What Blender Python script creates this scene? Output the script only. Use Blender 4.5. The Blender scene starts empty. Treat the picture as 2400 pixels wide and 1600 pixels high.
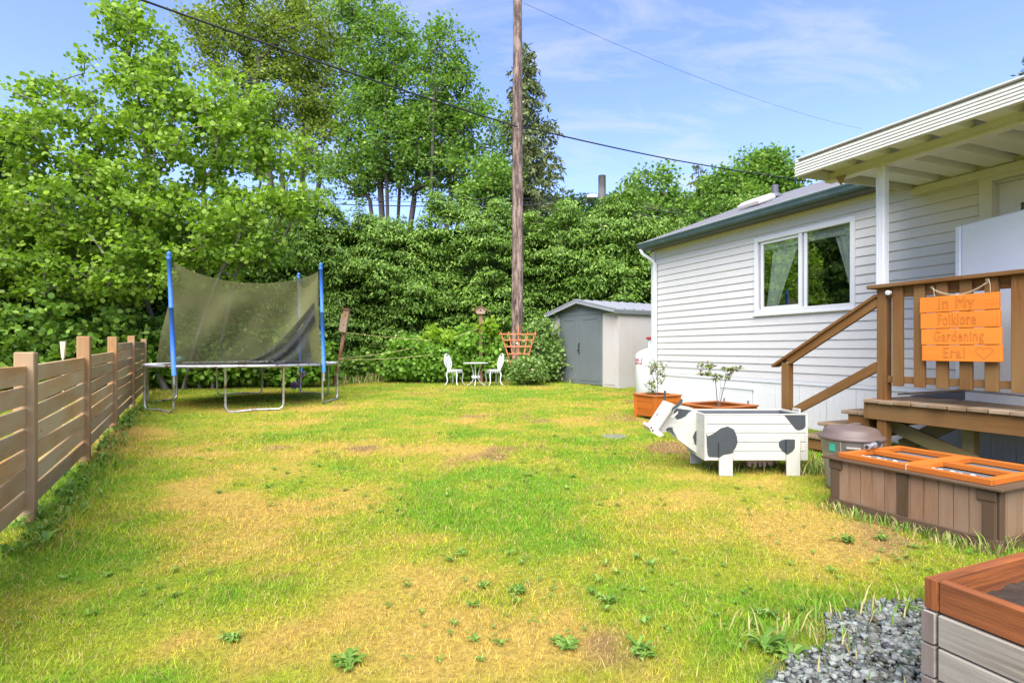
import bpy, bmesh, math, random
import numpy as np
from mathutils import Vector, Matrix
random.seed(7); rng = np.random.default_rng(11)
R = math.radians
scene = bpy.context.scene
# ------------------------------------------------------------------ camera, sky, sun, exposure
H = 1.15; F = 1280.0; HX = 1200.0; HY = 818.0      # eye height; focal length and horizon in photograph pixels
cd = bpy.data.cameras.new('camera'); cam = bpy.data.objects.new('camera', cd)
scene.collection.objects.link(cam); scene.camera = cam
cam.location = (0, 0, H); cam.rotation_euler = (R(90), 0, 0)
cd.sensor_width = 36; cd.lens = 36*F/2400; cd.shift_y = 18/2400; cd.clip_end = 2000; cd.clip_start = .05
scene.view_settings.view_transform = 'Standard'; scene.view_settings.look = 'None'
scene.view_settings.exposure = 1.70; scene.view_settings.gamma = 1; scene.view_settings.use_curve_mapping = False
SUN_EL, SUN_AZ = 54, 194      # azimuth clockwise from +Y
world = bpy.data.worlds.new('World'); scene.world = world; world.use_nodes = True
def sky_world():
    nt = world.node_tree; N = nt.nodes; L = nt.links; N.clear()
    out = N.new('ShaderNodeOutputWorld'); bg = N.new('ShaderNodeBackground'); sky = N.new('ShaderNodeTexSky')
    sky.sky_type = 'NISHITA'; sky.sun_disc = False; sky.sun_elevation = R(SUN_EL); sky.sun_rotation = R(SUN_AZ)
    sky.air_density = 1.0; sky.dust_density = 0.6; sky.ozone_density = 3.5
    bg.inputs['Strength'].default_value = .128
    tc = N.new('ShaderNodeTexCoord'); sep = N.new('ShaderNodeSeparateXYZ'); L.new(tc.outputs['Generated'], sep.inputs[0])
    ad = N.new('ShaderNodeMath'); ad.operation = 'ADD'; ad.inputs[1].default_value = .25; L.new(sep.outputs['Z'], ad.inputs[0])
    dv = N.new('ShaderNodeVectorMath'); dv.operation = 'DIVIDE'; cmb = N.new('ShaderNodeCombineXYZ')
    for k in range(3): L.new(ad.outputs[0], cmb.inputs[k])
    L.new(tc.outputs['Generated'], dv.inputs[0]); L.new(cmb.outputs[0], dv.inputs[1])
    mp = N.new('ShaderNodeMapping'); mp.inputs['Scale'].default_value = (1.3, 3.4, 1); mp.inputs['Location'].default_value = (3.1, .95, 0)
    mp.inputs['Rotation'].default_value = (0, 0, R(-24)); L.new(dv.outputs[0], mp.inputs['Vector'])
    nz = N.new('ShaderNodeTexNoise'); nz.inputs['Scale'].default_value = 2.2; nz.inputs['Detail'].default_value = 9
    nz.inputs['Roughness'].default_value = .6; nz.inputs['Distortion'].default_value = .5; L.new(mp.outputs[0], nz.inputs['Vector'])
    n2 = N.new('ShaderNodeTexNoise'); n2.inputs['Scale'].default_value = .8; n2.inputs['Detail'].default_value = 2; L.new(dv.outputs[0], n2.inputs['Vector'])
    mu = N.new('ShaderNodeMath'); mu.operation = 'MULTIPLY'; L.new(nz.outputs[0], mu.inputs[0]); L.new(n2.outputs[0], mu.inputs[1])
    rp = N.new('ShaderNodeValToRGB'); rp.color_ramp.elements[0].position = .31; rp.color_ramp.elements[1].position = .47
    rp.color_ramp.elements[1].color = (.55, .55, .55, 1); L.new(mu.outputs[0], rp.inputs[0])
    mx = N.new('ShaderNodeMix'); mx.data_type = 'RGBA'; L.new(rp.outputs[0], mx.inputs[0]); L.new(sky.outputs[0], mx.inputs[6])
    mx.inputs[7].default_value = (2.5, 2.85, 2.5, 1)
    ti = N.new('ShaderNodeMix'); ti.data_type = 'RGBA'; ti.blend_type = 'MULTIPLY'; ti.inputs[0].default_value = 1; ti.inputs[7].default_value = (.83, .765, .97, 1)
    L.new(mx.outputs[2], ti.inputs[6]); L.new(ti.outputs[2], bg.inputs['Color']); L.new(bg.outputs[0], out.inputs[0])
sky_world()
sd = bpy.data.lights.new('sun', 'SUN'); sd.energy = 3.0; sd.angle = R(65); sd.color = (1, .965, .88)
sun = bpy.data.objects.new('sun', sd); scene.collection.objects.link(sun)
az, el = R(SUN_AZ), R(SUN_EL)
sdir = Vector((math.sin(az)*math.cos(el), math.cos(az)*math.cos(el), math.sin(el)))
sun.rotation_euler = sdir.to_track_quat('Z', 'Y').to_euler(); sun.location = (0, 0, 30)

# ------------------------------------------------------------------ terrain and placement helpers
SL = .02
def gz(x, y):
    y = np.asarray(y, float); z = np.where(y < 4, 0, np.where(y < 26, SL*(y-4), SL*22))
    return z if z.ndim else float(z)
def G(px, py):                                    # ground point under a photograph pixel
    t = (py-HY)/F; Y = H/t
    if Y > 4: Y = (H+4*SL)/(t+SL)
    return Vector(((px-HX)/F*Y, Y, gz(0, Y)))
def at(px, py, Y): return Vector(((px-HX)/F*Y, Y, H-(py-HY)/F*Y))
def hit(px, py, org, ang, o=0.0):                 # pixel ray meets a vertical plane through org with heading ang, offset o outwards -> (along, z)
    ux, uy = math.cos(ang), math.sin(ang); nx, ny = uy, -ux
    ox, oy = org[0]+nx*o, org[1]+ny*o
    dx, dy = (px-HX)/F, 1.0
    t = (ox*nx+oy*ny)/(dx*nx+dy*ny)
    x, y = dx*t, dy*t
    return ((x-ox)*ux+(y-oy)*uy, H-(py-HY)/F*t)

# ------------------------------------------------------------------ objects
C = scene.collection
def tag(o, label=None, cat=None, group=None, kind=None):
    if label: o['label'] = label
    if cat: o['category'] = cat
    if group: o['group'] = group
    if kind: o['kind'] = kind
    return o
def thing(name, label, cat, loc=(0, 0, 0), rz=0.0, group=None):
    o = bpy.data.objects.new(name, None); C.objects.link(o); o.location = loc; o.rotation_euler = (0, 0, rz)
    o.empty_display_size = .1
    return tag(o, label, cat, group)
def obj(name, me, mat, parent=None, loc=None, rot=None):
    if mat and len(me.materials) == 0: me.materials.append(mat)
    o = bpy.data.objects.new(name, me); C.objects.link(o)
    if parent: o.parent = parent
    if loc is not None: o.location = loc
    if rot is not None: o.rotation_euler = rot
    return o
def kids(o): return [c for c in C.objects if c.parent == o]
def copy_tree(o, parent=None):
    ch = kids(o); c = o.copy(); C.objects.link(c); c.parent = parent
    for k in ch: copy_tree(k, c)
    return c
_cf = None
def chamfer_faces():
    global _cf
    if _cf: return _cf
    idx = {}; n = 0
    for sx in (-1, 1):
        for sy in (-1, 1):
            for sz in (-1, 1):
                for a in range(3): idx[(sx, sy, sz, a)] = n; n += 1
    fs = []
    for a in range(3):
        b, c = [k for k in range(3) if k != a]
        for s in (-1, 1):
            q = []
            for (p, r) in ((-1, -1), (1, -1), (1, 1), (-1, 1)):
                k = [0, 0, 0]; k[a] = s; k[b] = p; k[c] = r; q.append(idx[(*k, a)])
            fs.append(q)
    for a in range(3):            # edges along axis a
        b, c = [k for k in range(3) if k != a]
        for p in (-1, 1):
            for r in (-1, 1):
                k0 = [0]*3; k0[a] = -1; k0[b] = p; k0[c] = r; k1 = list(k0); k1[a] = 1
                fs.append([idx[(*k0, b)], idx[(*k1, b)], idx[(*k1, c)], idx[(*k0, c)]])
    for sx in (-1, 1):
        for sy in (-1, 1):
            for sz in (-1, 1): fs.append([idx[(sx, sy, sz, a)] for a in range(3)])
    pos = []
    for (sx, sy, sz, a), i in sorted(idx.items(), key=lambda t: t[1]):
        h = [.8]*3; h[a] = 1; pos.append(Vector((sx*h[0], sy*h[1], sz*h[2])))
    out = []
    for f in fs:
        c = sum((pos[i] for i in f), Vector()); nn = (pos[f[1]]-pos[f[0]]).cross(pos[f[2]]-pos[f[1]])
        out.append(f if nn.dot(c) > 0 else f[::-1])
    _cf = out; return out
class MB:
    def __init__(s): s.v = []; s.f = []; s.g = []
    def box(s, c, h, ax=None, ch=.003):            # centre, half sizes, axes (3 Vectors; grain runs along the first)
        c = Vector(c); ax = ax or (Vector((1, 0, 0)), Vector((0, 1, 0)), Vector((0, 0, 1)))
        ch = min(ch, min(h)*.45); n0 = len(s.v)
        for sx in (-1, 1):
            for sy in (-1, 1):
                for sz in (-1, 1):
                    for a in range(3):
                        k = [h[0]-ch, h[1]-ch, h[2]-ch]; k[a] = h[a]
                        q = (sx*k[0], sy*k[1], sz*k[2])
                        s.v.append(c+ax[0]*q[0]+ax[1]*q[1]+ax[2]*q[2]); s.g.append(q)
        flip = ax[0].cross(ax[1]).dot(ax[2]) < 0
        for f in chamfer_faces(): s.f.append([n0+i for i in (f[::-1] if flip else f)])
        return s
    def bb(s, x0, x1, y0, y1, z0, z1, ch=.003):    # axis aligned, grain along the longest side
        d = [abs(x1-x0)/2, abs(y1-y0)/2, abs(z1-z0)/2]; E = [Vector((1, 0, 0)), Vector((0, 1, 0)), Vector((0, 0, 1))]
        k = d.index(max(d)); o = [k, (k+1) % 3, (k+2) % 3]
        return s.box(((x0+x1)/2, (y0+y1)/2, (z0+z1)/2), [d[i] for i in o], [E[i] for i in o], ch)
    def bar(s, p0, p1, w, t, wdir=(0, 0, 1), ch=.003):   # bar from p0 to p1, w along wdir, t across
        p0 = Vector(p0); p1 = Vector(p1); a = (p1-p0).normalized(); wd = Vector(wdir); wd = (wd-a*wd.dot(a)).normalized()
        return s.box((p0+p1)/2, [(p1-p0).length/2, w/2, t/2], (a, wd, a.cross(wd)), ch)
    def tube(s, pts, r, n=8, cap=True, closed=False):
        pts = [Vector(p) for p in pts]; m = len(pts); rs = r if hasattr(r, '__len__') else [r]*m; n0 = len(s.v); L = 0; up = None
        for i, p in enumerate(pts):
            d = (pts[(i+1) % m]-pts[i-1]) if closed else (pts[min(i+1, m-1)]-pts[max(i-1, 0)])
            d = d.normalized() if d.length > 1e-9 else Vector((0, 0, 1))
            if up is None: up = Vector((0, 0, 1)) if abs(d.z) < .9 else Vector((1, 0, 0))
            a = (up-d*up.dot(d)).normalized(); b = d.cross(a); up = a
            if i: L += (p-pts[i-1]).length
            for k in range(n):
                t = 2*math.pi*k/n; s.v.append(p+a*math.cos(t)*rs[i]+b*math.sin(t)*rs[i]); s.g.append((L, t*rs[i], 0))
        for i in range(m if closed else m-1):
            j = (i+1) % m
            for k in range(n):
                s.f.append([n0+i*n+k, n0+j*n+k, n0+j*n+(k+1) % n, n0+i*n+(k+1) % n][::-1])
        if cap and not closed:
            s.f.append([n0+k for k in range(n)]); s.f.append([n0+(m-1)*n+k for k in range(n)][::-1])
        return s
    def lathe(s, prof, n=24, c=(0, 0, 0)):          # profile [(r, z)]
        n0 = len(s.v); c = Vector(c)
        for (r, z) in prof:
            for k in range(n):
                t = 2*math.pi*k/n; s.v.append(c+Vector((r*math.cos(t), r*math.sin(t), z))); s.g.append((z, t*.2, r))
        for i in range(len(prof)-1):
            for k in range(n): s.f.append([n0+i*n+k, n0+i*n+(k+1) % n, n0+(i+1)*n+(k+1) % n, n0+(i+1)*n+k])
        s.f.append([n0+k for k in range(n)][::-1]); s.f.append([n0+(len(prof)-1)*n+k for k in range(n)])
        return s
    def prism(s, poly, org, ex, ey, ez, d):         # 2-D polygon on ex/ey, extruded d along ez
        org = Vector(org); ex = Vector(ex); ey = Vector(ey); ez = Vector(ez); n = len(poly); n0 = len(s.v)
        ar = sum(poly[i][0]*poly[(i+1) % n][1]-poly[(i+1) % n][0]*poly[i][1] for i in range(n))
        if (ar > 0) != (ex.cross(ey).dot(ez) > 0): poly = poly[::-1]
        for k in (0, 1):
            for (x, y) in poly: s.v.append(org+ex*x+ey*y+ez*(d*k)); s.g.append((x, y, d*k))
        s.f.append([n0+i for i in range(n)][::-1]); s.f.append([n0+n+i for i in range(n)])
        for i in range(n): s.f.append([n0+i, n0+(i+1) % n, n0+n+(i+1) % n, n0+n+i])
        return s
    def sheet(s, nu, nv, fn):                       # grid surface, fn(u, v) in 0..1
        n0 = len(s.v)
        for i in range(nu+1):
            for j in range(nv+1):
                p = Vector(fn(i/nu, j/nv)); s.v.append(p); s.g.append(tuple(p))
        for i in range(nu):
            for j in range(nv):
                a = n0+i*(nv+1)+j; s.f.append([a, a+nv+1, a+nv+2, a+1])
        return s
    def mesh(s, name, smooth=False):
        me = bpy.data.meshes.new(name); me.from_pydata([tuple(v) for v in s.v], [], s.f)
        at_ = me.attributes.new('gc', 'FLOAT_VECTOR', 'POINT'); at_.data.foreach_set('vector', np.array(s.g, 'f').ravel())
        if smooth: me.polygons.foreach_set('use_smooth', [True]*len(me.polygons))
        me.update(); return me
    def build(s, name, mat, parent=None, smooth=False, loc=None, rot=None): return obj(name, s.mesh(name, smooth), mat, parent, loc, rot)
def np_mesh(name, V, Fq, col=None, tint=None):       # big meshes: V (n,3), Fq (m,k)
    me = bpy.data.meshes.new(name); V = np.ascontiguousarray(V, 'f'); Fq = np.ascontiguousarray(Fq, 'i'); m, k = Fq.shape
    me.vertices.add(len(V)); me.vertices.foreach_set('co', V.ravel())
    me.loops.add(m*k); me.loops.foreach_set('vertex_index', Fq.ravel())
    me.polygons.add(m); me.polygons.foreach_set('loop_start', np.arange(0, m*k, k, dtype='i'))
    try: me.polygons.foreach_set('loop_total', np.full(m, k, 'i'))
    except Exception: pass
    me.update(calc_edges=True)
    if col is not None:
        a = me.attributes.new('col', 'FLOAT_COLOR', 'POINT'); a.data.foreach_set('color', np.concatenate([col, np.ones((len(col), 1))], 1).astype('f').ravel())
    if tint is not None:
        a = me.attributes.new('tint', 'FLOAT', 'POINT'); a.data.foreach_set('value', tint.astype('f'))
    return me

# ------------------------------------------------------------------ materials
def newmat(name):
    m = bpy.data.materials.new(name); m.use_nodes = True; nt = m.node_tree
    b = nt.nodes['Principled BSDF']; return m, nt.nodes, nt.links, b
def attr(N, name):
    a = N.new('ShaderNodeAttribute'); a.attribute_name = name; return a
def ramp(N, stops):
    r = N.new('ShaderNodeValToRGB'); e = r.color_ramp.elements
    while len(e) < len(stops): e.new(.5)
    for i, (p, c) in enumerate(stops): e[i].position = p; e[i].color = (*c, 1)
    return r
def mixc(N, L, fac, a, b, mode='MIX'):
    m = N.new('ShaderNodeMix'); m.data_type = 'RGBA'; m.blend_type = mode
    for s, v in ((0, fac), (6, a), (7, b)):
        if hasattr(v, 'is_output') or hasattr(v, 'links'): L.new(v, m.inputs[s])
        else: m.inputs[s].default_value = v if s == 0 else (*v, 1)
    return m.outputs[2]
def noise(N, L, vec, scale, detail=4, rough=.6, vscale=None):
    n = N.new('ShaderNodeTexNoise'); n.inputs['Scale'].default_value = scale; n.inputs['Detail'].default_value = detail; n.inputs['Roughness'].default_value = rough
    if vscale:
        mp = N.new('ShaderNodeMapping'); mp.inputs['Scale'].default_value = vscale; L.new(vec, mp.inputs['Vector']); vec = mp.outputs[0]
    L.new(vec, n.inputs['Vector']); return n.outputs[0]
def bump(N, L, h, b, st=.3, dist=.01):
    k = N.new('ShaderNodeBump'); k.inputs['Strength'].default_value = st; k.inputs['Distance'].default_value = dist
    L.new(h, k.inputs['Height']); L.new(k.outputs[0], b.inputs['Normal'])
def wood(name, ca, cb, cw=None, weather=.35, rough=.75, knots=True, var=.25, grain=1.0):
    m, N, L, b = newmat(name)
    g = attr(N, 'gc'); oi = N.new('ShaderNodeObjectInfo'); mul = N.new('ShaderNodeVectorMath'); mul.operation = 'MULTIPLY_ADD'
    cx = N.new('ShaderNodeCombineXYZ')
    for k in range(3): L.new(oi.outputs['Random'], cx.inputs[k])
    L.new(cx.outputs[0], mul.inputs[0]); mul.inputs[1].default_value = (37, 11, 5); L.new(g.outputs['Vector'], mul.inputs[2]); v = mul.outputs[0]
    n1 = noise(N, L, v, 3.0, 6, .65, (1.0, 26*grain, 26*grain)); n2 = noise(N, L, v, 1.0, 3, .5, (1.5, 5, 5)); n3 = noise(N, L, v, 9, 3, .7, (1, 60*grain, 60*grain))
    r1 = ramp(N, [(.38, (0, 0, 0)), (.62, (1, 1, 1))]); L.new(n1, r1.inputs[0]); c = mixc(N, L, r1.outputs[0], ca, cb)
    r = ramp(N, [(.35, (0, 0, 0)), (.75, (1, 1, 1))]); L.new(n3, r.inputs[0])
    c = mixc(N, L, r.outputs[0], c, tuple(x*.6 for x in ca))
    if cw:
        rw = ramp(N, [(.5-weather*.45, (0, 0, 0)), (.78-weather*.3, (1, 1, 1))]); L.new(n2, rw.inputs[0]); c = mixc(N, L, rw.outputs[0], c, cw)
    if knots:
        vo = N.new('ShaderNodeTexVoronoi'); vo.inputs['Scale'].default_value = 2.4
        mp = N.new('ShaderNodeMapping'); mp.inputs['Scale'].default_value = (1.2, 3.0, 3.0); L.new(v, mp.inputs['Vector']); L.new(mp.outputs[0], vo.inputs['Vector'])
        rk = ramp(N, [(.03, (1, 1, 1)), (.10, (0, 0, 0))]); L.new(vo.outputs['Distance'], rk.inputs[0]); c = mixc(N, L, rk.outputs[0], c, tuple(x*.4 for x in ca))
    hv = N.new('ShaderNodeHueSaturation'); mr = N.new('ShaderNodeMapRange'); mr.inputs['To Min'].default_value = 1-var; mr.inputs['To Max'].default_value = 1+var
    L.new(oi.outputs['Random'], mr.inputs['Value']); L.new(mr.outputs[0], hv.inputs['Value']); L.new(c, hv.inputs['Color'])
    L.new(hv.outputs[0], b.inputs['Base Color']); b.inputs['Roughness'].default_value = rough; b.inputs['Specular IOR Level'].default_value = .25
    bump(N, L, n3, b, .35, .003); return m
def paint(name, col, rough=.5, dirt=.15, dcol=(.25, .22, .18), scale=3.0, spec=.3, bmp=.05):
    m, N, L, b = newmat(name); tc = N.new('ShaderNodeTexCoord')
    n = noise(N, L, tc.outputs['Object'], scale, 6, .65); r = ramp(N, [(.45, (0, 0, 0)), (.85, (dirt, dirt, dirt))]); L.new(n, r.inputs[0])
    rgb = N.new('ShaderNodeRGB'); rgb.outputs[0].default_value = (*col, 1)
    c = mixc(N, L, r.outputs[0], rgb.outputs[0], dcol); n2 = noise(N, L, tc.outputs['Object'], 40, 3, .6)
    r2 = ramp(N, [(.3, (.93, .93, .93)), (.7, (1, 1, 1))]); L.new(n2, r2.inputs[0]); c = mixc(N, L, 1.0, c, r2.outputs[0], 'MULTIPLY')
    L.new(c, b.inputs['Base Color']); b.inputs['Roughness'].default_value = rough; b.inputs['Specular IOR Level'].default_value = spec
    if bmp: bump(N, L, n2, b, bmp, .004)
    return m
def metal(name, col, rough=.4, rust=.0):
    m, N, L, b = newmat(name); tc = N.new('ShaderNodeTexCoord'); n = noise(N, L, tc.outputs['Object'], 6, 6, .7)
    r = ramp(N, [(.62-rust*.3, col), (.72-rust*.2, (.16, .07, .03) if rust else tuple(x*.8 for x in col))]); L.new(n, r.inputs[0])
    L.new(r.outputs[0], b.inputs['Base Color']); b.inputs['Metallic'].default_value = .7; b.inputs['Roughness'].default_value = rough; return m
def leafmat(name, stops, trans=.4, rough=.5):
    m, N, L, b = newmat(name); t = attr(N, 'tint'); r = ramp(N, stops); L.new(t.outputs['Fac'], r.inputs[0])
    L.new(r.outputs[0], b.inputs['Base Color']); b.inputs['Roughness'].default_value = rough; b.inputs['Specular IOR Level'].default_value = .3
    tr = N.new('ShaderNodeBsdfTranslucent'); L.new(mixc(N, L, 1.0, r.outputs[0], (1.0, 1.1, .5), 'MULTIPLY'), tr.inputs['Color'])
    mx = N.new('ShaderNodeMixShader'); mx.inputs[0].default_value = trans; L.new(b.outputs[0], mx.inputs[1]); L.new(tr.outputs[0], mx.inputs[2])
    L.new(mx.outputs[0], N['Material Output'].inputs['Surface']); return m
def bark(name, ca, cb, scale=8):
    m, N, L, b = newmat(name); tc = N.new('ShaderNodeTexCoord'); n = noise(N, L, tc.outputs['Object'], scale, 6, .7, (1, 1, .25))
    r = ramp(N, [(.35, ca), (.65, cb)]); L.new(n, r.inputs[0]); L.new(r.outputs[0], b.inputs['Base Color']); b.inputs['Roughness'].default_value = .9
    bump(N, L, n, b, .6, .02); return m
M = {}
M['fence'] = wood('fence_wood', (.66, .335, .12), (.40, .195, .065), (.50, .37, .21), .55, var=.24)
M['fencepost'] = wood('fence_post_wood', (.47, .23, .085), (.28, .13, .045), (.36, .25, .14), .45, var=.12)
M['deck'] = wood('deck_stain', (.22, .095, .023), (.13, .052, .013), (.20, .11, .038), .3, var=.1)
M['deckold'] = wood('deck_boards_worn', (.26, .155, .075), (.17, .10, .045), (.30, .22, .14), .4, var=.15)
M['deckdark'] = wood('deck_brace', (.24, .14, .055), (.15, .09, .035), (.17, .16, .06), .4, var=.1)
M['orange'] = wood('orange_stain', (.53, .14, .013), (.36, .09, .009), (.44, .12, .014), .3, var=.12)
M['sign'] = wood('sign_stain', (.78, .23, .025), (.62, .16, .015), (.7, .20, .024), .3, knots=False, var=.06)
M['planter'] = wood('planter_stain', (.50, .16, .04), (.34, .10, .025), (.38, .13, .04), .3, var=.1)
M['brown'] = wood('brown_paint', (.27, .155, .082), (.21, .118, .062), (.25, .165, .105), .3, knots=False, var=.06, grain=.5)
M['brown2'] = wood('dark_brown_paint', (.10, .058, .028), (.075, .042, .02), (.105, .068, .04), .3, knots=False, var=.06)
M['redwood'] = wood('stained_top_board', (.33, .10, .025), (.08, .026, .01), (.18, .062, .022), .4, var=.08)
M['greywood'] = wood('weathered_board', (.33, .275, .20), (.13, .10, .075), (.28, .255, .21), .35, var=.12)
M['endgrain'] = wood('end_grain', (.15, .09, .06), (.08, .045, .03), (.22, .19, .165), .4, var=.1, grain=.3)
M['cow'] = wood('white_painted_board', (.56, .55, .48), (.42, .41, .335), (.50, .48, .40), .3, knots=False, var=.03)
M['cowdark'] = paint('charcoal_paint', (.05, .056, .056), .6, .2, (.12, .12, .12))
M['pink'] = paint('pink_paint', (.72, .52, .48), .6, .1)
M['liner'] = paint('grey_liner_cloth', (.11, .115, .12), .9, .3, (.2, .2, .2))
M['siding'] = paint('vinyl_siding', (.60, .575, .53), .45, .16, (.42, .39, .34), 1.2, .3)
M['white'] = paint('white_vinyl', (.66, .66, .65), .4, .08, (.5, .48, .42), 2.0)
M['skirt'] = paint('white_skirting', (.70, .68, .64), .45, .12, (.5, .5, .46), 1.5)
M['porchwhite'] = paint('cream_aluminium', (.60, .585, .51), .4, .3, (.42, .38, .28), 1.5)
M['pan'] = paint('white_pan_roof', (.66, .66, .63), .45, .2, (.4, .38, .3), 1.0)
M['gutter'] = paint('teal_gutter', (.06, .10, .11), .35, .5, (.15, .20, .20), 3)
M['soffit'] = paint('eave_trim', (.55, .52, .38), .5, .3)
M['fridge'] = paint('white_enamel', (.76, .77, .80), .25, .05, (.6, .6, .55), 1.0, .5, 0)
M['shedwall'] = paint('beige_resin', (.50, .46, .42), .6, .55, (.44, .35, .24), 1.1)
M['sheddoor'] = paint('grey_resin', (.135, .15, .147), .6, .4, (.2, .215, .21), 1.5)
M['shedroof'] = paint('grey_roof_resin', (.28, .285, .30), .5, .4, (.40, .40, .41), 3)
M['tank'] = paint('white_tank_paint', (.80, .80, .78), .3, .12, (.6, .55, .45), 3)
M['red'] = paint('red_plastic', (.40, .03, .02), .4)
M['redink'] = paint('red_lettering', (.45, .03, .04), .5)
M['black'] = paint('black_plastic', (.02, .02, .022), .5)
M['darkgrey'] = paint('dark_grey_metal', (.10, .10, .11), .5)
M['can'] = paint('taupe_plastic', (.27, .24, .19), .5, .35, (.33, .30, .26), 3)
M['lid'] = paint('mauve_lid', (.115, .082, .068), .4, .5, (.19, .145, .13), 4, .3)
M['green'] = paint('green_sticker', (.03, .32, .20), .5)
M['blue'] = paint('blue_sleeve', (.04, .15, .52), .55, .25, (.2, .33, .6), 4)
M['galv'] = metal('galvanised_steel', (.50, .51, .52), .4, .35)
M['iron'] = paint('white_cast_metal', (.66, .67, .68), .4, .15)
M['mat'] = paint('trampoline_fabric', (.02, .02, .022), .8)
M['trellis'] = wood('trellis_stain', (.55, .17, .06), (.42, .12, .05), (.5, .2, .1), .3, var=.08)
M['reddish'] = wood('reddish_pole', (.30, .13, .075), (.22, .09, .05), (.26, .16, .10), .3, var=.1)
M['bird'] = wood('birdhouse_wood', (.42, .24, .12), (.32, .17, .08), (.34, .26, .18), .3, var=.1)
M['rope'] = paint('yellow_rope', (.55, .48, .20), .8)
M['twine'] = paint('jute_twine', (.60, .50, .33), .9)
M['wire'] = paint('cable_rubber', (.02, .02, .025), .6)
M['engrave'] = paint('burnt_groove', (.30, .10, .02), .8)
M['curtain'] = paint('white_curtain', (.70, .72, .70), .9)
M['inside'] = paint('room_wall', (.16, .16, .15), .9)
M['ball'] = paint('teal_ball', (.08, .17, .16), .5)
M['stone'] = paint('grey_stone', (.17, .165, .12), .9, .8, (.22, .24, .09), 9)
M['dirt'] = paint('soil', (.045, .032, .025), 1, .5, (.09, .07, .05), 25, .1, .6)
M['foil'] = paint('white_insulation', (.62, .63, .66), .4, .5, (.35, .35, .38), 14)
M['barkgrey'] = bark('grey_bark', (.10, .085, .07), (.22, .20, .17)); M['barkdark'] = bark('dark_bark', (.05, .04, .03), (.12, .10, .08))
M['twigred'] = bark('twig_bark', (.10, .08, .08), (.18, .14, .13), 20)
def pole_mat():
    m, N, L, b = newmat('weathered_pole_wood'); tc = N.new('ShaderNodeTexCoord')
    n = noise(N, L, tc.outputs['Object'], 4, 8, .75, (3, 3, .5)); n2 = noise(N, L, tc.outputs['Object'], 1.4, 4, .6, (1, 1, .4))
    r = ramp(N, [(.40, (.035, .022, .018)), (.49, (.13, .085, .062)), (.60, (.33, .24, .18))]); L.new(n, r.inputs[0])
    n2r = ramp(N, [(.4, (0, 0, 0)), (.9, (.6, .6, .6))]); L.new(n2, n2r.inputs[0]); c = mixc(N, L, n2r.outputs[0], r.outputs[0], (.14, .09, .07)); L.new(c, b.inputs['Base Color']); b.inputs['Roughness'].default_value = .95; bump(N, L, n, b, .8, .02); return m
M['pole'] = pole_mat(); M['greypole'] = bark('grey_pole_wood', (.17, .15, .125), (.36, .34, .29), 5)
def glass_mat():
    m, N, L, b = newmat('window_glass'); tr = N.new('ShaderNodeBsdfTransparent'); gl = N.new('ShaderNodeBsdfGlossy'); gl.inputs['Roughness'].default_value = .01
    tr.inputs['Color'].default_value = (.9, .94, .9, 1); lw = N.new('ShaderNodeLayerWeight'); lw.inputs['Blend'].default_value = .5; fr = N.new('ShaderNodeMapRange'); fr.inputs['To Min'].default_value = .16; fr.inputs['To Max'].default_value = .75; L.new(lw.outputs['Facing'], fr.inputs['Value'])
    tc = N.new('ShaderNodeTexCoord'); n = noise(N, L, tc.outputs['Object'], 2.5, 2, .4); bp = N.new('ShaderNodeBump'); bp.inputs['Strength'].default_value = .06; bp.inputs['Distance'].default_value = .01
    L.new(n, bp.inputs['Height']); L.new(bp.outputs[0], gl.inputs['Normal'])
    mx = N.new('ShaderNodeMixShader'); L.new(fr.outputs[0], mx.inputs[0]); L.new(tr.outputs[0], mx.inputs[1]); L.new(gl.outputs[0], mx.inputs[2])
    L.new(mx.outputs[0], N['Material Output'].inputs['Surface']); return m
M['glass'] = glass_mat()
def net_mat():
    m, N, L, b = newmat('black_netting'); tr = N.new('ShaderNodeBsdfTransparent'); b.inputs['Base Color'].default_value = (.17, .165, .06, 1); b.inputs['Roughness'].default_value = .8
    tc = N.new('ShaderNodeTexCoord'); n = noise(N, L, tc.outputs['Object'], 2.2, 3, .5)
    mr = N.new('ShaderNodeMapRange'); mr.inputs['From Min'].default_value = .3; mr.inputs['From Max'].default_value = .7; mr.inputs['To Min'].default_value = .58; mr.inputs['To Max'].default_value = .78
    L.new(n, mr.inputs['Value'])
    mx = N.new('ShaderNodeMixShader'); L.new(mr.outputs[0], mx.inputs[0]); L.new(tr.outputs[0], mx.inputs[1]); L.new(b.outputs[0], mx.inputs[2])
    L.new(mx.outputs[0], N['Material Output'].inputs['Surface']); return m
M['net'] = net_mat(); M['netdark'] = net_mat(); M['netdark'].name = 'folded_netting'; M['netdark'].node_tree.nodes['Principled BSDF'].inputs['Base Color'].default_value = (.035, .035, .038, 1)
def col_mat(name, rough=.8, trans=0, nscale=0):
    m, N, L, b = newmat(name); a = attr(N, 'col'); c = a.outputs['Color']
    if nscale:
        tc = N.new('ShaderNodeTexCoord'); n = noise(N, L, tc.outputs['Object'], nscale, 8, .75); r = ramp(N, [(.3, (.45, .45, .45)), (.7, (1.25, 1.25, 1.25))]); L.new(n, r.inputs[0])
        c = mixc(N, L, 1.0, c, r.outputs[0], 'MULTIPLY'); bump(N, L, n, b, .7, .03)
    L.new(c, b.inputs['Base Color']); b.inputs['Roughness'].default_value = rough; b.inputs['Specular IOR Level'].default_value = .15
    if trans:
        tr = N.new('ShaderNodeBsdfTranslucent'); L.new(c, tr.inputs['Color']); mx = N.new('ShaderNodeMixShader'); mx.inputs[0].default_value = trans
        L.new(b.outputs[0], mx.inputs[1]); L.new(tr.outputs[0], mx.inputs[2]); L.new(mx.outputs[0], N['Material Output'].inputs['Surface'])
    return m
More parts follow.
